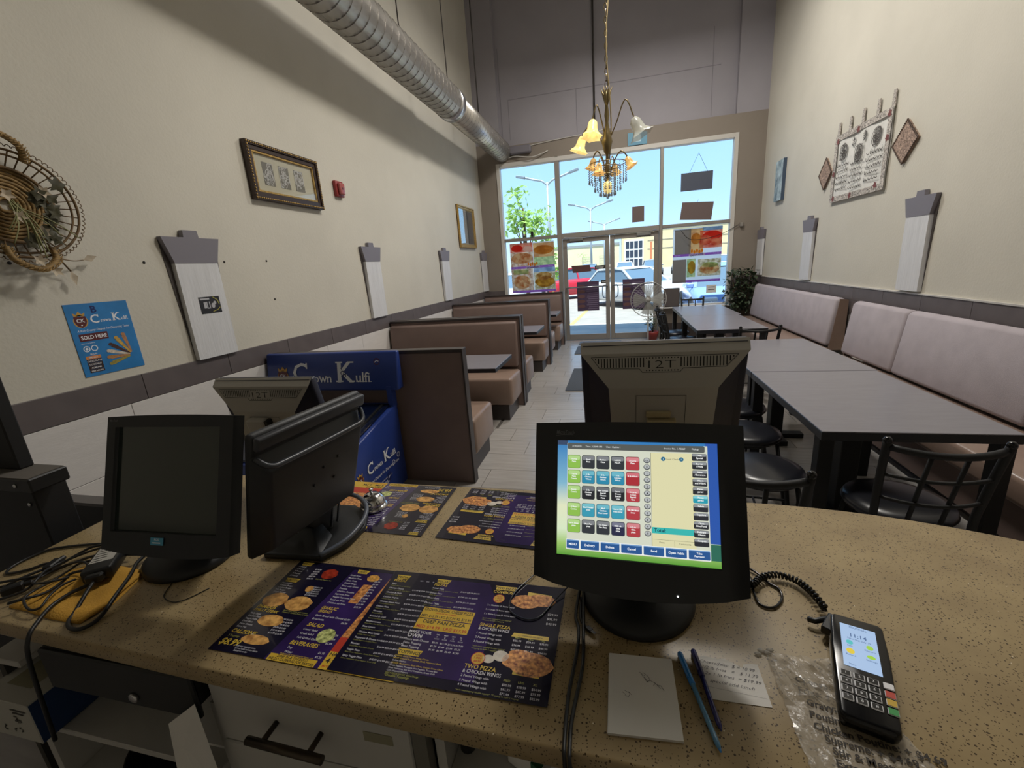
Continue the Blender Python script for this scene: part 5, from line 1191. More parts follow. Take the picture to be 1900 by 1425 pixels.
bw = MB(); bw.X = inv; bw.add([(-.95, .83, .896), (-.775, .84, .896), (-.80, .93, .896), (-.945, .95, .896), (-.915, .90, .935), (-.84, .90, .930), (-.84, .94, .930), (-.91, .945, .935)], [(0, 1, 5, 4), (1, 2, 6, 5), (2, 3, 7, 6), (3, 0, 4, 7), (4, 5, 6, 7)], False); bw.build('base_hump', basem, t, .004, 2)
bw = MB(); bw.X = inv; bw.box((-.885, .95, .925), (.10, .08, .06)); bw.box((-.862, .965, .965), (.06, .08, .09), M=Matrix.Rotation(rad(20), 3, 'Y')); bw.build('tilt_arm', basem, t, .008, 2)
for y in (.955, .985):
    bw = MB(); bw.X = inv; bw.tube([(-.822, y, .905), (-.776, y+.002, 1.075)], .0035, 6); bw.build('support_rod', steel, t)
bw = MB(); bw.X = inv; bw.tube([(-.90, .872, .945), (-.86, .872, .945)], .007, 8); bw.build('pivot_screw', steel, t)
# light backs of the customer screens
gs = mat('terminal_grey', 'b6b2aa', .5, bump=.02, bs=700); gd = mat('terminal_side_navy', '23263a', .5); slot = mat('vent_slot', '1d1d1f', .7)
def rear_display(M, label, hump):
    t = thing('customer_display', label, 'monitor', M=M)
    q = MB(); q.b2((-.192, -.17, -.05), (.192, .148, -.02)); q.build('bezel', gd, t, .006, 2)
    q = MB(); vs = [(-.192, .15, -.03), (.192, .15, -.03), (.185, -.165, -.03), (-.185, -.165, -.03)]; q.add(vs+[(-.12, .05, .02), (.12, .05, .02), (.112, -.16, .02), (-.112, -.16, .02)], [(3, 0, 4, 7), (1, 2, 6, 5), (2, 3, 7, 6)], False); q.build('side_slope', gd, t)
    q = MB(); vs = [(-.192, .152, -.03), (.192, .152, -.03), (.19, .132, -.004), (.125, .05, .021), (.116, -.165, .021), (-.116, -.165, .021), (-.125, .05, .021), (-.19, .132, -.004)]
    q.add(vs+[(x, y, -.031) for x, y, z_ in vs], [(0, 7, 2, 1), (7, 6, 3, 2), (6, 5, 4, 3), (5, 13, 12, 4)], False); q.build('rear_shell', gs, t)
    n = (Vector(vs[2])-Vector(vs[7])).cross(Vector(vs[6])-Vector(vs[7])).normalized()
    mf = frame(Vector((0, .132, -.004)), (1, 0, 0), Vector((0, -.082, .025))*-1) @ Matrix.Translation((0, 0, .0007))
    g = [(-.165, -.008), (.165, -.008), (.140, -.036), (.047, -.038), (.040, -.047), (-.045, -.047), (-.052, -.038), (-.145, -.036)]
    q = MB(); q.X = mf
    for i in range(8): q.stroke([g[i], g[(i+1) % 8]], .0012, 0)
    for i in range(45):
        x = -.155+i*.310/44
        lo = -.044 if abs(x) < .042 else (-.034 if abs(x) < .14 else -.012-.022*(.157-abs(x))/.017)
        if abs(x) < .036: q.flat(x-.0012, -.014, x+.0012, -.011, 0); q.flat(x-.0012, -.044, x+.0012, -.041, 0)
        else: q.flat(x-.0012, lo, x+.0012, -.011, 0)
    q.build('vent_grille', slot, t)
    q = MB(); q.X = mf
    for x0 in (-.030,): q.text('12T', 0, -.037, .019, 0.0001, -.016, align='c', width=.062)
    q.build('logo_lettering', slot, t)
    q = MB(); q.stroke([(-.06, -.165), (-.06, .03), (.055, .03), (.055, -.165)], .001, .0222); q.build('panel_seam', slot, t)
    if hump:
        q = MB(); q.b2((-.036, -.030, .02), (.022, -.013, .03)); q.b2((-.034, -.065, .02), (.034, -.034, .038)); q.build('cable_cover', mat('beige_clip', 'b9aa84', .5), t, .002)
    else:
        q = MB(); q.b2((-.06, -.14, .018), (.01, .03, .05)); q.build('cable_cover', gs, t, .006, 2); q = MB(); q.b2((.0105, -.14, .018), (.022, .025, .045)); q.build('cover_slot', black, t)
    return t
MG = frame((.1005, 1.083, 1.252), (1, 0, .008), (0, -.22, .975))
t = rear_display(MG, 'grey backed customer display standing behind the lit ordering terminal', True)
base_of(t, (.10, 1.14, .8803), .11, .09, (.10, 1.125, 1.12))
ML = frame((-1.155, 1.170, 1.150), (1, .0, -.0), (0, -.22, .975))
t = rear_display(ML, 'grey backed customer display behind the switched-off terminal', False)
base_of(t, (-1.15, 1.175, .8803), .11, .07, (-1.15, 1.19, 1.04))
# ------------------------------------------------------------------ menus
mpurp = mat('menu_purple', '34235a', .22, var=.45, vs=5, coat=.3); mdark = mat('menu_ink_navy', '17142b', .22, coat=.3); lami = glass('laminate_film', 'ffffff', .02)
yelt = mat('menu_yellow', 'd8b840', .45); whtt = mat('menu_white', 'd8d6dc', .45); olv = mat('menu_olive', 'a8a850', .45); redt = mat('menu_red', 'c03a28', .45); blk = mat('menu_black', '1c1a20', .5)
pizz = mat('photo_pizza', 'b04a2c', .35, var=.5, vs=130, col2='d89a58'); bun = mat('photo_bun', 'b87a3e', .35, var=.35, vs=60, col2='d8a860'); sal = mat('photo_salad', '8a9a48', .35, var=.5, vs=110, col2='c8cc88'); wing = mat('photo_wings', '9a2f1c', .35, var=.5, vs=100); frie = mat('photo_fries', 'd8a04a', .35, var=.4, vs=140)
gar = mat('photo_garlic', 'd8d0c4', .4, var=.15, vs=60); yelb = mat('menu_yellow_box', 'd8b23a', .4, var=.1, vs=20)
Wm, Hm = .428, .282
def sheet_base(t):
    q = MB(); q.b2((-.004, -.004, -.0008), (Wm+.004, Hm+.004, -.0002)); q.build('laminate', lami, t)
    q = MB(); q.flat(0, 0, Wm, Hm, .0); q.build('sheet', mdark, t)
def fill_pizza_menu(t):
    sheet_base(t)
    q = MB(); q.poly([(.135, .02), (.29, .02), (.29, .20), (.25, .27), (.135, .27)], .0002); q.build('tint', mpurp, t)
    E = []
    T = lambda m, s, x, y, h, bold=.0, al='l', w=None, zz=.0004, sh=0.0: E.append((m, lambda b: b.text(s, x, y, h, zz, bold, sh, al, w)))
    B = lambda m, *p: E.append((m, lambda b: b.poly(p, .0003)))
    def tabbed(x, y, w, s, h=.007):
        B(yelt, (x, y+h*1.5), (x+w, y+h*1.5), (x+w-.004, y-h*.4), (x+.004, y-h*.4)); T(blk, s, x+w/2, y, h, .02, 'c', zz=.0005)
    dishes = [('BBQ', 'Chicken, BBQ Sauce, Red Onion', ''), ('Chicken Classic', 'Chicken, Mushrooms, Green Peppers', '15'), ('Chicken & Chilli', 'Chicken, Green Chilli, Onion', '15'), ('Chicken Virginia', 'Chicken, Ham, Pineapple', '15'), ('Chicken Sweet Heat', 'Chicken, Jalapeno & Onion', '15'), ('Deluxe Pizza', 'Pepperoni, Mushrooms, Green Peppers', '16'), ('Hawaiian', 'Pineapple & Ham', '15'), ('Roasted & Chilli', 'Roasted Red Pepper, Ground Beef, Green Chilli', '16'), ('Mediterranean', 'Black Olives, Feta, Red Onion, Tomato', '15'), ('Meat Lovers', 'Pepperoni, Sausage, Ground Beef', '16'), ('Chicken Meat Lover', 'Chicken, Pepperoni, Bacon', '16'), ('Pepperoni & Cheese Lovers', 'Double Pepperoni & Extra Cheese', '15'), ('Mexican', 'Ground Beef, Black Olives, Jalapeno', '16'), ('Veggie Pizza', 'Black Olives, Mushrooms, Onion, Green Peppers', '15'), ('Spicy Veggie Pizza', 'Onion, Mushrooms, Green Peppers, Green Chilli', '15')]
    tabbed(.012, .258, .036, 'SPECIAL'); T(yelt, 'PIZZAS', .012, .246, .0072, .02)
    for i, (a, d, p) in enumerate(dishes):
        y = .236-i*.0145
        T(whtt, a, .012, y, .0042, .012); T(olv, d, .012, y-.0055, .0027)
        if p: T(whtt, '$%s.99 $%d.99 $%d.99' % (p, int(p)+4, int(p)+8), .122, y, .0036, .012, 'r', .05)
    for i, s in enumerate(('MED', 'LRG', 'XL')): T(whtt, s, .078+i*.016, .254, .0028, .01)
    tabbed(.118, .258, .036, 'SPECIAL'); T(yelt, 'PIZZAS', .118, .246, .0072, .02)
    for i, (a, p) in enumerate((('Kebab Pizza', '16'), ('Donair Pizza', '17'), ('Lahori Style', '17'), ('Chicken Tikka', '15'))):
        y = .236-i*.0155; T(whtt, a, .118, y, .0042, .012); T(olv, 'Onion, Green Chilli, Coriander and Sauce', .118, y-.0055, .0027); T(whtt, '$%s.99 $%d.99 $%d.99' % (p, int(p)+4, int(p)+8), .235, y-.003, .0036, .012, 'r', .046)
    E.append((yelb, lambda b: (b.flat(.124, .150, .243, .180, .0003), b.flat(.124, .120, .243, .148, .0003))))
    T(blk, 'CROWN SPECIAL CHEESE PIZZA', .127, .170, .0076, .015, w=.113, zz=.0005); T(redt, 'WITH EXTRA CHEESE', .18, .1635, .0034, .01, 'c', zz=.0005); T(blk, 'MED $13.99 LRG $17.99 XL $19.99', .127, .153, .0066, .012, w=.113, zz=.0005)
    T(blk, 'DEEP PAN PIZZA', .138, .137, .0092, .015, w=.095, zz=.0005); T(redt, 'MED $14.99', .128, .1235, .0074, .015, zz=.0005); T(redt, 'LRG $17.99', .240, .1235, .0074, .015, 'r', zz=.0005)
    T(whtt, 'MAKE YOUR', .120, .109, .0062, .012); T(whtt, 'OWN', .120, .098, .0088, .025)
    for i in range(4): T(whtt, ('SML', 'MED', 'LRG', 'XL')[i], .181+i*.017, .110, .0030, .01); T(whtt, ('6', '8', '10', '12')[i], .183+i*.017, .1045, .0034, .01); T(whtt, 'SLICES', .180+i*.017, .100, .0026)
    for j, s in enumerate(('Sauce with Cheese', 'Extra Topping', 'Meat Topping')):
        T(whtt, s, .120, .090-.0085*j, .0048, .008)
        for i in range(4): T(whtt, (('$8.99', '$11.99', '$14.99', '$17.99'), ('$1.29', '$1.49', '$1.99', '$2.29'), ('$1.49', '$1.99', '$2.49', '$2.99'))[j][i], .179+i*.017, .090-.0085*j, .0040, .01)
    tabbed(.118, .0585, .052, 'TOPPINGS', .0072)
    for i, (m, s) in enumerate(((yelt, 'CHEESE: Extra Cheese, Mozza Cheese'), (yelt, 'MEAT: Ground Beef, Sausage (Beef), Pepperoni (Beef)'), (whtt, 'Grilled Chicken'), (yelt, 'VEGGIE: Mushrooms, Black Olives, Onions, Green Olives'), (whtt, 'Green Peppers, Pineapple, Hot Peppers, Tomato Bits'), (whtt, 'Sliced Tomatoes, Sun dried Tomatoes, Green Chilli'), (whtt, 'Corn, Jalapeno Peppers'), (olv, 'SPICY PIZZA SAUCE  Extra Charge'), (olv, '*Double Toppings'))):
        T(m, s, .118, .0505-.0054*i, .0032 if i < 8 else .0048, .008)
    x = .262
    tabbed(x+.003, .258, .052, 'TWO PIZZA', .0065); T(yelt, 'COMBOS', x+.003, .245, .0078, .02)
    for i, s in enumerate(('2 x Medium (3 Items each)', '2 x Large (3 Items each)', '2 x Extra Large (3 Items each)')): T(whtt, s, x, .205-.0125*i, .0040, .008); T(whtt, ('$29.99', '$35.99', '$43.99')[i], .420, .197-.0125*i, .0056, .012, 'r')
    T(olv, '*each meat topping=double topping*', x, .168, .0030); T(olv, '*Topping on half= 1 topping', x, .163, .0030)
    T(yelt, 'SINGLE PIZZA', x, .148, .0080, .015, w=.066); T(whtt, '& CHICKEN WINGS', x, .139, .0068, .012, w=.066)
    B(yelt, (.338, .142), (.41, .142), (.41, .132), (.334, .132)); T(blk, '+ 2 TOPPINGS ON EACH', .372, .135, .0032, .01, 'c', zz=.0005)
    for i, s in enumerate(('1 Pound Wings with', '2 Pound Wings with', '3 Pound Wings with')):
        T(whtt, s, x, .128-.0105*i, .0046, .008)
        for k in range(3): T(whtt, (('$25', '$29', '$33'), ('$36', '$40', '$44'), ('$47', '$51', '$54'))[i][k]+'.99', .340+.027*k, .121-.0105*i, .0044, .01)
    for k, s in enumerate(('MED', 'LRG', 'XL')): T(olv, s, .343+.027*k, .1285, .0040, .01); T(olv, s, .343+.027*k, .034, .0044, .01)
    T(olv, '*each meat topping=double topping*', x, .097, .0032); T(olv, '*Topping on half= 1 topping', x, .0915, .0032)
    T(yelt, 'TWO PIZZA', x, .049, .0088, .015, w=.062); T(whtt, '& CHICKEN WINGS', x, .0395, .0072, .012, w=.074)
    for i, s in enumerate(('2 Pound Wings with', '3 Pound Wings with', '4 Pound Wings with')):
        T(whtt, s, x, .030-.0092*i+.001, .0046, .008)
        for k in range(3): T(whtt, (('$50', '$58', '$64'), ('$61', '$67', '$75'), ('$71', '$77', '$85'))[i][k]+'.99', .342+.027*k, .025-.0085*i, .0044, .01)
    T(olv, '*each meat topping=double topping*  *Topping on half= 1 topping', x, .0035, .0030)
    E.append((redt, lambda b: (b.ring(.283, .228, .013, .0115, .0005), b.ring(.283, .072, .014, .0125, .0005))))
    E.append((yelb, lambda b: (b.disc(.283, .228, .012, .012, .0004, 20), b.disc(.283, .072, .013, .013, .0004, 20))))
    for y in (.228, .072): T(redt, 'ADD', .283, y+.004, .0042, .015, 'c', zz=.0006); T(redt, '1 POP', .283, y-.002, .0046, .02, 'c', zz=.0006); T(redt, '$4.99', .283, y-.0085, .0044, .02, 'c', zz=.0006)
    B(yelt, (.345, .258), (.40, .254), (.40, .244), (.345, .247)); B(yelt, (.355, .059), (.405, .057), (.405, .049), (.355, .050)); T(blk, '1 SLICES ON EACH', .38, .052, .003, .01, 'c', zz=.0005)
    decals(t, 'print', E)
    for cx_, cy_, rx, ry, m in ((.345, .228, .033, .02, pizz), (.378, .236, .033, .018, pizz), (.385, .075, .042, .026, pizz), (.350, .078, .022, .016, pizz), (.362, .092, .024, .012, pizz), (.325, .084, .016, .012, gar), (.303, .074, .012, .009, gar)):
        q = MB(); q.disc(cx_, cy_, rx, ry, .0004, 18, .06, R); q.build('picture', m, t)
def fill_burger_menu(t):
    sheet_base(t)
    q = MB(); q.poly([(.14, .0), (.29, .0), (.29, .27), (.17, .27)], .0002); q.build('tint', mpurp, t)
    E = []
    T = lambda m, s, x, y, h, bold=.0, al='l', w=None, zz=.0004, sh=0.0: E.append((m, lambda b: b.text(s, x, y, h, zz, bold, sh, al, w)))
    B = lambda m, *p: E.append((m, lambda b: b.poly(p, .0003)))
    def tabbed(x, y, w, s, h=.0066):
        B(yelt, (x, y+h*1.5), (x+w, y+h*1.5), (x+w-.004, y-h*.4), (x+.004, y-h*.4)); T(blk, s, x+w/2, y, h, .02, 'c', zz=.0005)
    tabbed(.012, .268, .034, 'WINGS')
    for i in range(5): T(whtt, '%d Pound' % (i+1), .012, .258-.0085*i, .0048, .008); T(whtt, ('$14', '$26', '$37', '$47', '$56')[i]+'.99', .065, .254-.0085*i, .0046, .01)
    T(olv, 'BBQ, Mild, Medium, Hot', .09, .222, .0032)
    tabbed(.012, .207, .040, 'BURGERS')
    for i, s in enumerate(('Hamburger', 'Cheese Burger', 'Chicken Burger', 'Fish Burger', 'Veggie Burger')):
        T(whtt, s, .012, .197-.0075*i, .0044, .008); T(whtt, '$%d.99 $%d.99' % (7+i, 11+i), .1, .195-.0065*i, .0040, .01)
    T(olv, 'Each burger comes with Lettuce,', .085, .118, .0034); T(olv, 'Tomatoes, Onions, Pickles & Sauce', .085, .113, .0034)
    T(yelt, 'FAMOUS', .012, .118, .0088, .02, sh=.2); T(yelt, 'PHILLY STEAK', .012, .108, .0072, .015, sh=.2)
    for i, s in enumerate(('Philly Steak', 'Chicken Philly', 'Veggie Philly', 'Extra Meat', 'Extra Cheese', 'Extra Veg')): T(whtt, s, .012, .098-.0075*i, .0044, .008); T(whtt, '$%d.99 $%d.99' % (9+i % 3, 13+i % 3), .098, .094-.0075*i, .0042, .01)
    T(yelt, 'CALZONE', .012, .046, .0094, .02, sh=.2); T(whtt, 'Panzerotti', .064, .045, .0052, .01, sh=.2); T(olv, '3 Toppings', .014, .036, .0046)
    T(yelt, '$8.99', .010, .016, .0150, .02, sh=.2); T(whtt, 'Add any topping extra', .055, .016, .0038); T(whtt, 'Served with tomato sauce', .057, .0105, .0038); T(whtt, 'Baked to order', .06, .005, .0038)
    x = .170
    tabbed(x+.012, .262, .034, 'FRIES')
    for i, s in enumerate(('Small Fries', 'Medium Fries', 'Spicy Fries', 'Onion Rings', 'Fries with Gravy', 'Poutine', 'Chicken Poutine', 'Supreme Fries', 'Veggie Supreme Fries', 'Steak on Fries', 'Chicken on Fries')): T(whtt, s, x+.003, .248-.0092*i, .0048, .008); T(whtt, '$%d.99' % (3+i), .262, .245-.0092*i, .0046, .012, 'r')
    T(yelt, 'GARLIC', x, .138, .0084, .015, sh=.2); T(yelt, 'BREAD', x, .128, .0074, .015, sh=.2)
    T(whtt, 'Garlic Bread with Cheese', x, .117, .0048, .008); T(whtt, 'Bruschetta', x, .107, .0048, .008); T(whtt, '$5.99', .258, .116, .0046, .012, 'r'); T(whtt, '$6.99', .258, .106, .0046, .012, 'r')
    T(yelt, 'SALAD', x, .089, .0092, .02, sh=.2)
    for i, s in enumerate(('Caesar Salad', 'Greek Salad', 'Add Grilled Chicken')): T(whtt, s, x, .078-.0105*i, .0048, .008); T(whtt, '$%d.99' % (7-i), .258, .074-.0105*i, .0046, .012, 'r')
    T(yelt, 'BEVERAGES', x-.004, .041, .0092, .02, sh=.2); T(whtt, 'Pop', x, .031, .0050, .008); T(whtt, 'Water', x, .021, .0050, .008); T(whtt, '$1.50', .258, .030, .0046, .012, 'r'); T(whtt, '$1.25', .258, .020, .0046, .012, 'r')
    T(yelt, 'Redeemable at participating stores only', .165, .0165, .0034); B(yelb, (.145, .0155-.0), (.255, .0155), (.255, .0), (.145, .0)); T(blk, 'DINE IN & TAKEOUT', .200, .0088, .0056, .015, 'c', .072, zz=.0005); T(blk, 'WE DO CATERING FOR PARTIES', .200, .0018, .0056, .015, 'c', .104, zz=.0005)
    E.append((redt, lambda b: b.flat(.266, .040, Wm, .075, .0003))); E.append((yelb, lambda b: b.flat(.266, 0, Wm, .040, .0003)))
    T(blk, 'HALF PRICE', .270, .030, .0085, .02, 'l', zz=.0005); T(blk, '4 PM - 6 PM', .271, .014, .0115, .02, 'l', zz=.0005); T(redt, 'MONDAY TO THURSDAY', .271, .005, .0044, .012, 'l', zz=.0005)
    decals(t, 'print', E)
    for pts_, m in (([(.266, .075), (Wm, .075), (Wm, Hm), (.285, Hm)], pizz), ([(.222, .165), (.246, .165), (.250, .225), (.226, .225)], pizz)):
        q = MB(); q.poly(pts_, .0003); q.build('picture', m, t)
    for cx_, cy_, rx, ry, m in ((.115, .245, .022, .018, wing), (.238, .248, .016, .012, frie), (.040, .145, .032, .022, bun), (.105, .143, .034, .022, bun), (.098, .19, .010, .010, bun), (.078, .088, .032, .016, bun), (.085, .037, .034, .012, bun), (.232, .072, .020, .018, sal)):
        q = MB(); q.disc(cx_, cy_, rx, ry, .0005, 18, .08, R); q.build('picture', m, t)
t1 = thing('menu_sheet', 'purple laminated pizza menu lying nearest the counter edge, right of the burger menu', 'menu', M=Matrix.Translation((-.549, .549, .8825)))
fill_pizza_menu(t1)
t2 = thing('menu_sheet', 'purple laminated burger and fries menu, its right side tucked under the pizza menu', 'menu', M=Matrix.Translation((-.834, .550, .8815)) @ Matrix.Rotation(rad(-.4), 4, 'Z'))
fill_burger_menu(t2)
dup(t1, 'purple pizza menu facing the customers, partly hidden by the lit terminal', M=Matrix.Translation((-.065, 1.236, .8825)) @ Matrix.Rotation(rad(177), 4, 'Z'))
dup(t2, 'purple menu facing the customers with pizza photo and yellow strip under the bell', M=Matrix.Translation((-.545, 1.258, .8818)) @ Matrix.Rotation(rad(179), 4, 'Z'))
# ------------------------------------------------------------------ service bell
t = thing('service_bell', 'chrome service bell standing on the far menu', 'bell', (-.775, 1.105, .8835))
q = MB(); q.lathe([(.044, 0), (.046, .004), (.042, .012), (.036, .014)], n=24); q.build('base', chrome, t)
q = MB(); q.lathe([(.040, .016), (.040, .022), (.034, .036), (.022, .046), (.006, .050), (0, .050)], n=24); q.build('dome', chrome, t)
q = MB(); q.lathe([(.004, .05), (.004, .058), (.007, .060), (.007, .065), (0, .067)], n=12); q.build('button', chrome, t)
# ------------------------------------------------------------------ card reader
t = thing('card_reader', 'black card payment terminal with a lit screen lying on the printed plastic sheet', 'card reader', (.392, .686, .8855), rad(-18.5))
q = MB(); ol = [(-.038, -.10), (-.030, -.106), (.030, -.106), (.038, -.10), (.042, .03), (.040, .10), (.034, .106), (-.034, .106), (-.040, .10), (-.042, .03)]
n = len(ol); vs = [(x*.94, y*.97, 0) for x, y in ol]+[(x, y, .015+.010*(y+.1)/.2) for x, y in ol]+[(x*.95, y*.97, .024+.014*(y+.1)/.2) for x, y in ol]
q.add(vs, [tuple(range(n-1, -1, -1)), tuple(range(2*n, 3*n))]+[(k*n+i, k*n+(i+1) % n, (k+1)*n+(i+1) % n, (k+1)*n+i) for k in range(2) for i in range(n)], False); q.build('housing', blackg, t, .003, 2)
sl = math.atan2(.014*.97, .2*.97); mtx = Matrix.Translation((0, -.1*.97, .0240)) @ Matrix.Rotation(math.atan(.014/.194), 4, 'X') @ Matrix.Translation((0, .097, 0))
def face_part(name, m, fn, parent=t, zoff=.0006):
    q = MB(); q.X = mtx @ Matrix.Translation((0, 0, zoff)); fn(q); return q.build(name, m, parent)
scp = face_part('screen', e_('a8c4e8', .9), lambda b: b.flat(-.0255, -.010, .0255, .083, 0))
face_part('screen_print', e_('3a5a8a'), lambda b: (b.text('11:14', 0, .056, .008, .0004, .01, align='c'), b.text('Saturday, July 19', 0, .050, .0035, .0004, align='c'), b.text('TERMINAL', 0, .076, .004, .0004, align='c'), [b.text(s, x, y, .0034, .0004, align='c') for s, x, y in (('Sale', -.014, .033), ('Reports', .014, .033), ('Refund', -.014, .013), ('Settings', .014, .013))], b.text('Menu', -.018, -.006, .003, .0004)), scp)
face_part('screen_icon', e_('48b8b8'), lambda b: b.disc(-.014, .042, .005, .005, .0005, 12), scp); face_part('screen_icon', e_('d8c030'), lambda b: b.disc(-.014, .023, .006, .006, .0005, 12), scp)
face_part('screen_icon', e_('98c838'), lambda b: (b.disc(.014, .042, .005, .005, .0005, 12), b.disc(.014, .022, .006, .004, .0005, 12)), scp)
keyw = mat('key_outline', 'f2f2f6', .4)
def key(x, y, w, h, m, glyph=None, edge=True):
    q = MB(); q.X = mtx; q.b2((x-w/2, y-h/2, 0), (x+w/2, y+h/2, .0022)); k = q.build('key', keyw if edge else m, t, .0012)
    if edge:
        q = MB(); q.X = mtx; e2 = .0016 if m is blackg else .0008; q.b2((x-w/2+e2, y-h/2+e2, .001), (x+w/2-e2, y+h/2-e2, .0026)); q.build('key_face', m, k)
    if glyph:
        q = MB(); q.X = mtx; q.text(glyph, x, y-.002, .0042, .0029, .01, align='c'); q.build('key_glyph', keyw if m is not keyw else blackm, k)
g = ['1', '2', '3', '4', '5', '6', '7', '8', '9', '*', '0', '#']
for i in range(12): key(-.0245+(i % 3)*.0178, -.0265-(i//3)*.0148, .0152, .0118, blackg, g[i])
for y, m, e in ((-.0255, keyw, False), (-.0410, mat('key_red', 'c8402c', .4), True), (-.0550, mat('key_yellow', 'd8b030', .4), True), (-.0700, mat('key_green', '2f9a48', .4), True)): key(.0305, y, .0135, .0122, m, None, e)
q = MB(); q.bar((-.044, .075, .014), (-.030, .118, .016), .018, .016); q.tube([(-.036, .115, .014), (-.06, .10, .010), (-.072, .102, .008)], .006, 8); q.build('plug', black, t, .003)
# coiled cable
path = smooth_path([(.262, .925, .892), (.28, .892, .893), (.303, .915, .893), (.34, .931, .893), (.374, .919, .893), (.392, .884, .894), (.398, .835, .897)], 14)
b = MB(); pts = []; turns = 30; n = len(path)
for i in range(turns*9):
    f_ = i/(turns*9-1)*(n-1.001); k = int(f_); p = path[k].lerp(path[k+1], f_-k); d = (path[k+1]-path[k]).normalized(); s = Vector((-d.y, d.x, 0)).normalized(); a = 2*PI*i/9
    pts.append(p+s*.0058*math.cos(a)+Vector((0, 0, 1))*.0058*math.sin(a))
b.tube(pts, .0026, 5); tag(b.build('coiled_cable', blackg), 'black coiled cable running from the lit terminal to the card reader', 'cable')
b = MB(); b.tube(smooth_path([(.285, .925, .886), (.281, .883, .885), (.283, .844, .884), (.307, .838, .884), (.331, .865, .884), (.335, .896, .884), (.319, .914, .884), (.294, .952, .886), (.23, .98, .89)], 6), .0028, 7); tag(b.build('cable', blackg), 'thin black cable loop under the coiled cable', 'cable')
# plastic sheet with print under the reader
film = mat('crumpled_plastic', 'c4bcae', .22, alpha=.42, bump=.35, bs=60, coat=.6); R2 = random.Random(11)
t = thing('plastic_sheet', 'crumpled clear plastic sheet with printed poutine prices under the card reader', 'sheet', (0, 0, .8805))
q = MB(); nx, ny = 18, 26; A, B_, C_, D_ = Vector((.258, .718)), Vector((.372, .722)), Vector((.452, .490)), Vector((.262, .490))
vs = []
for i in range(nx+1):
    for j in range(ny+1):
        s, r = i/nx, j/ny; p = A.lerp(B_, s).lerp(D_.lerp(C_, s), r)
        crum = (.006 if r < .35 else .0015)*abs(math.sin(9*s+3*r*2+R2.uniform(-.8, .8)))+(.002 if r < .4 else .0)*R2.random()
        vs.append((p.x+R2.uniform(-.002, .002), p.y, .0006+crum))
q.add(vs, [(i*(ny+1)+j, i*(ny+1)+j+1, (i+1)*(ny+1)+j+1, (i+1)*(ny+1)+j) for i in range(nx) for j in range(ny)], False); q.build('film', film, t)
q = MB(); ink2 = mat('faded_ink', '2e2822', .7)
for i, (s, x, y) in enumerate((('Cheese', .29, .668), ('Fries: + $2.69', .288, .648), ('Gravy: + $1.99', .292, .627), ('Poutine: + $3.69', .290, .607), ('Chicken Poutine: + $4.69', .288, .588), ('Supreme: + $4.69', .297, .571), ('Stir & Meat: + $3.69', .300, .553), ('Extra Cheese: + $1.99', .298, .536), ('Salad: + $3.69', .298, .518))):
    q.text(s, x, y, .0108, .0034, .026, rot=rad(-9))
q.build('lettering', ink2, t)
q = MB()
for p_ in ((.245, .716), (.252, .724), (.262, .721), (.268, .728)): q.ball((p_[0], p_[1], .003), .006, 6, (1.2, .7, .5))
q.build('torn_corner', mat('film_torn', 'd0ccc4', .3, alpha=.5), t)
# pad, note, pens
t = thing('note_pad', 'stack of blank white note paper with two scribbles', 'note pad', (0, 0, .8805))
for k in range(4):
    q = MB(); o_ = R.uniform(-.0015, .0015); q.prism([(-.022+o_, .672), (.0895+o_, .677), (.0915+o_, .532), (-.0215+o_, .524)], .0012*k, .0012*k+.0009); q.build('sheet', paper, t)
q = MB(); z = .0049; penk = mat('pen_ink', '3c3a48', .6)
for st in ([(.032, .640), (.040, .634)], [(.034, .637), (.046, .622)], [(.038, .640), (.046, .634), (.050, .626), (.044, .624), (.040, .632)], [(.050, .626), (.058, .622), (.054, .618)], [(.056, .624), (.066, .614)], [(.060, .620), (.067, .619), (.071, .611)], [(.002, .597), (.008, .592)], [(.006, .600), (.015, .596), (.012, .590), (.006, .591)], [(.012, .599), (.017, .594)]): q.stroke(st, .0006, z)
q.build('handwriting', penk, t)
t = thing('paper_note', 'torn white slip with handwritten prices beside the pens', 'note', (0, 0, .8806))
q = MB(); ol = [(.130, .693), (.150, .698), (.170, .695), (.185, .697), (.198, .690), (.210, .682), (.214, .690), (.225, .694), (.238, .694), (.2385, .614), (.19, .613), (.145, .613)]
q.prism(ol, 0, .0006); q.build('slip', paper, t)
q = MB(); z = .001
for s, x, y, w in (('Cheese/Jalap  $ = 10.99', .140, .683, .09), ('1/2 lb fries   =   $ 11.79', .142, .671, .09), ('2x 1 lb fries  = $19.99', .144, .659, .09), ('special add lunch', .150, .645, .07)): q.text(s, x, y, .0062, z, -.008, .35, width=w, rot=rad(-4))
q.stroke([(.146, .635), (.235, .628)], .0003, z); q.build('handwriting', penk, t)
def pen(a, c, body, cap, label):
    a, c = Vector(a), Vector(c); L = (c-a).length; d = (c-a).normalized(); x = d.orthogonal().normalized(); M = Matrix((x, d.cross(x), d)).transposed().to_4x4(); M.translation = a
    t = thing('ballpoint_pen', label, 'pen', M=M, group=None)
    q = MB(); q.lathe([(.0042, L*.30), (.0042, L*.93), (.0025, L*.97)], n=8); q.build('barrel', body, t)
    q = MB(); q.lathe([(.004, 0), (.0052, .004), (.0052, L*.36), (.0045, L*.37)], n=10); q.box((0, -.0055, L*.17), (.0028, .003, L*.28)); q.build('cap', cap, t)
    q = MB(); q.lathe([(.0028, L*.955), (.0012, L*.995), (0, L)], n=8); q.build('tip', cap, t)
pen((.106, .692, .8862), (.143, .524, .8862), mat('pen_clear_blue', '5f93b8', .2), mat('pen_cap_blue', '2f7fc8', .3), 'light blue capped ballpoint pen, the longer of the two')
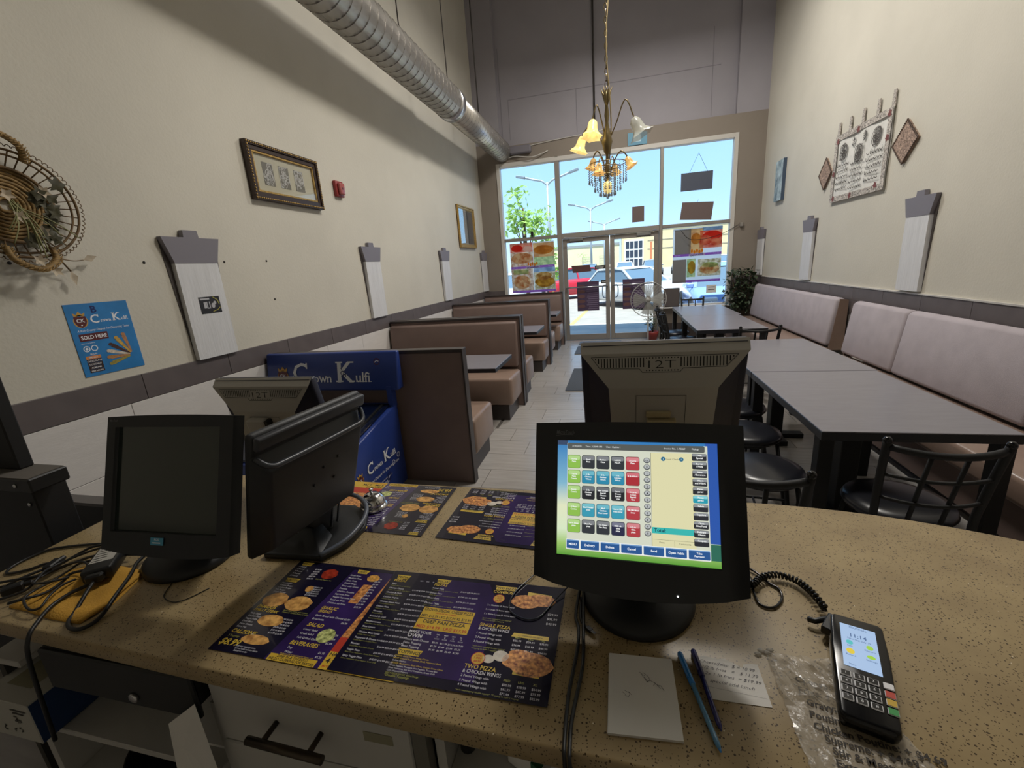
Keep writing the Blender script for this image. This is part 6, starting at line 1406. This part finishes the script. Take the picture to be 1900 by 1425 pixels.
pen((.131, .702, .8862), (.150, .556, .8862), mat('pen_navy', '2a2a68', .25), mat('pen_cap_navy', '26265c', .3), 'dark navy ballpoint pen lying against the light blue pen')
# cables over the counter edge
b = MB(); b.tube(smooth_path([(-.083, .86, .93), (-.087, .828, .90), (-.092, .756, .884), (-.083, .721, .884), (-.081, .676, .884), (-.085, .617, .884), (-.088, .575, .884), (-.086, .50, .886), (-.083, .474, .875), (-.078, .462, .80), (-.075, .46, .5)], 5), .0034, 7); tag(b.build('cable', black), 'left of two black cables hanging over the counter edge by the pizza menu', 'cable')
b = MB(); b.tube(smooth_path([(-.078, .86, .93), (-.080, .821, .90), (-.071, .69, .884), (-.069, .631, .884), (-.078, .539, .884), (-.077, .49, .886), (-.075, .470, .875), (-.069, .460, .80), (-.066, .458, .5)], 5), .0034, 7); tag(b.build('cable', black), 'right of two black cables hanging over the counter edge by the note pad', 'cable')
t = thing('usb_lead', 'short black lead ending in a bare metal plug beside the lit terminal base', 'cable', (0, 0, 0))
q = MB(); q.tube(smooth_path([(-.084, .80, .89), (-.080, .743, .885), (-.066, .724, .885)], 5), .0028, 7); q.bar((-.066, .724, .886), (-.057, .716, .886), .008, .007); q.build('lead', black, t)
q = MB(); q.bar((-.057, .716, .886), (-.049, .709, .886), .006, .005); q.build('plug', chrome, t)
b = MB(); b.tube(smooth_path([(-.190, .90, .886), (-.202, .86, .886), (-.234, .798, .8855), (-.235, .749, .8855), (-.2, .727, .8855), (-.167, .736, .8855), (-.14, .787, .887), (-.10, .845, .90)], 6), .0016, 6); tag(b.build('cable', mat('glossy_thin_cable', '2a2c36', .15)), 'thin glossy cable looping over the corner of the pizza menu', 'cable')
# cloth, brick and tangle at the left
clm = mat('yellow_cloth', 'c8973a', .9, var=.12, vs=14, bump=.3, bs=250)
b = MB(); ol = [(-1.462, .566), (-1.459, .582), (-1.464, .627), (-1.464, .701), (-1.436, .726), (-1.34, .735), (-1.256, .731), (-1.228, .713), (-1.205, .65), (-1.195, .618), (-1.212, .555), (-1.305, .555), (-1.399, .565)]
cen = Vector((-1.33, .645)); n = len(ol); vs = []
for k, zz in ((1.0, .0006), (.98, .006), (.7, .010), (.35, .008)):
    for i, p in enumerate(ol): w_ = cen.lerp(Vector(p), k); vs.append((w_.x, w_.y, .8805+zz+(.004*math.sin(i*2.1+k*7) if k < .97 else 0)))
vs.append((cen.x, cen.y, .889))
b.add(vs, [(r*n+i, r*n+(i+1) % n, (r+1)*n+(i+1) % n, (r+1)*n+i) for r in range(3) for i in range(n)]+[(3*n+i, 3*n+(i+1) % n, 4*n) for i in range(n)], True); t = tag(b.build('cleaning_cloth', clm), 'folded yellow cleaning cloth under the tangled cables', 'cloth')
b = MB(); b.tube(smooth_path([(-1.212, .557, .884), (-1.20, .60, .892), (-1.215, .66, .892), (-1.235, .712, .886)], 5), .006, 6); b.build('folded_edge', clm, t)
t = thing('power_adapter', 'black power adapter with a pale label resting on the yellow cloth', 'power adapter', (-1.345, .715, .897), rad(38))
q = MB(); q.b2((-.032, -.065, 0), (.032, .060, .034)); q.build('brick', black, t, .006, 2)
q = MB(); q.b2((-.025, -.028, .0342), (.025, .054, .0346)); lb = q.build('label', mat('label_grey', 'b4b2ac', .5), t)
q = MB()
for k in range(6): q.flat(-.022, -.022+k*.012, R.uniform(0, .02), -.018+k*.012, .0349)
q.text('ADAPTER', -.02, .046, .005, .0349, .02); q.build('label_print', sketch, lb)
q = MB(); q.b2((-.018, -.085, .006), (.018, -.066, .028)); q.build('socket', black, t, .004)
def cab(pts, r, label, z=.888, lift=0):
    b = MB(); b.tube(smooth_path([(x, y, z+(.006*math.sin(i*1.7)+.004)*lift) for i, (x, y) in enumerate(pts)], 5), r, 7); tag(b.build('cable', black), label, 'cable', None)
cab([(-1.25, .84), (-1.40, .835), (-1.527, .808), (-1.602, .787), (-1.655, .763), (-1.672, .725), (-1.672, .69), (-1.66, .668), (-1.636, .66), (-1.599, .682), (-1.582, .708), (-1.551, .716), (-1.531, .712), (-1.524, .693), (-1.543, .658), (-1.56, .63), (-1.585, .615), (-1.62, .59)], .0036, 'black cable making the big loop at the far left of the counter', .885)
cab([(-1.38, .83), (-1.481, .78), (-1.511, .75), (-1.517, .707), (-1.522, .674), (-1.538, .622), (-1.545, .583), (-1.57, .55)], .0036, 'black cable crossing the tangle towards the front left corner', .893, 1)
b = MB(); b.tube(smooth_path([(-1.30, .66, .905), (-1.315, .638, .90), (-1.327, .613, .898), (-1.326, .577, .896), (-1.302, .535, .892), (-1.285, .505, .878), (-1.28, .49, .82), (-1.30, .485, .6)], 5), .0045, 8); tag(b.build('cable', black), 'thick black cable from the adapter hanging over the counter front', 'cable')
b = MB(); b.tube(smooth_path([(-1.290, .645, .91), (-1.278, .625, .906), (-1.27, .611, .902), (-1.254, .578, .888), (-1.235, .552, .886), (-1.202, .538, .886), (-1.175, .545, .886), (-1.172, .575, .886), (-1.193, .623, .897), (-1.22, .669, .900), (-1.243, .701, .900), (-1.27, .735, .902), (-1.29, .78, .90)], 5), .0045, 8); tag(b.build('cable', black), 'thick black cable bent in a wide loop in front of the adapter', 'cable')
cab([(-1.35, .70), (-1.396, .667), (-1.397, .643), (-1.399, .608), (-1.412, .575), (-1.43, .555)], .0036, 'black cable lying across the middle of the yellow cloth', .899, 1)
cab([(-1.36, .74), (-1.42, .708), (-1.435, .68), (-1.438, .642), (-1.424, .604), (-1.409, .574), (-1.368, .557), (-1.342, .564), (-1.354, .593), (-1.374, .629), (-1.38, .66)], .0028, 'thin black cable loop on the yellow cloth left of the adapter', .899, 1)
cab([(-1.30, .76), (-1.40, .735), (-1.45, .715), (-1.49, .66), (-1.52, .625), (-1.56, .60), (-1.60, .575)], .0034, 'black cable running from behind the adapter to the front left edge', .902, 1)
cab([(-1.33, .775), (-1.42, .765), (-1.47, .745), (-1.50, .70), (-1.485, .66), (-1.46, .63), (-1.455, .60), (-1.48, .565), (-1.50, .535)], .0034, 'black cable snaking between the two plugs of the tangle', .904, 1)
cab([(-1.37, .69), (-1.41, .70), (-1.46, .685), (-1.475, .645), (-1.45, .615), (-1.41, .62), (-1.39, .655)], .0028, 'small thin cable coil beside the adapter label', .907, 1)
for (x, y, a), l in zip(((-1.51, .69, 20), (-1.50, .60, -35)), ('black plug at the back of the cable tangle', 'black plug at the front left of the cable tangle')):
    b = MB(); M = Matrix.Rotation(rad(a), 3, 'Z'); b.box((x, y, .903), (.022, .04, .02), M=M); b.box(Vector((x, y, .903))+M @ Vector((0, .028, 0)), (.012, .018, .012), M=M); tag(b.build('plug', black, bevel=.003), l, 'plug')
b = MB(); b.tube(smooth_path([(-1.115, .705, .883), (-1.112, .694, .882), (-1.09, .66, .882), (-1.047, .648, .882), (-1.021, .661, .882), (-.997, .703, .882)], 5), .0012, 5); tag(b.build('wire', black), 'thin stray wire curling in front of the switched-off terminal', 'wire')
b = MB(); rr = random.Random(2)
b.ball((-.985, 1.02, .915), .032, 10, (.8, .8, 1.1)); vs = [(x+rr.uniform(-.006, .006), y+rr.uniform(-.006, .006), z+rr.uniform(-.006, .006)) for x, y, z in b.v]; b.v = vs; b.sm = [False]*len(b.sm)
tag(b.build('foil_wrapper', chrome), 'crumpled foil wrapper between the switched-off and the sideways terminals', 'wrapper')
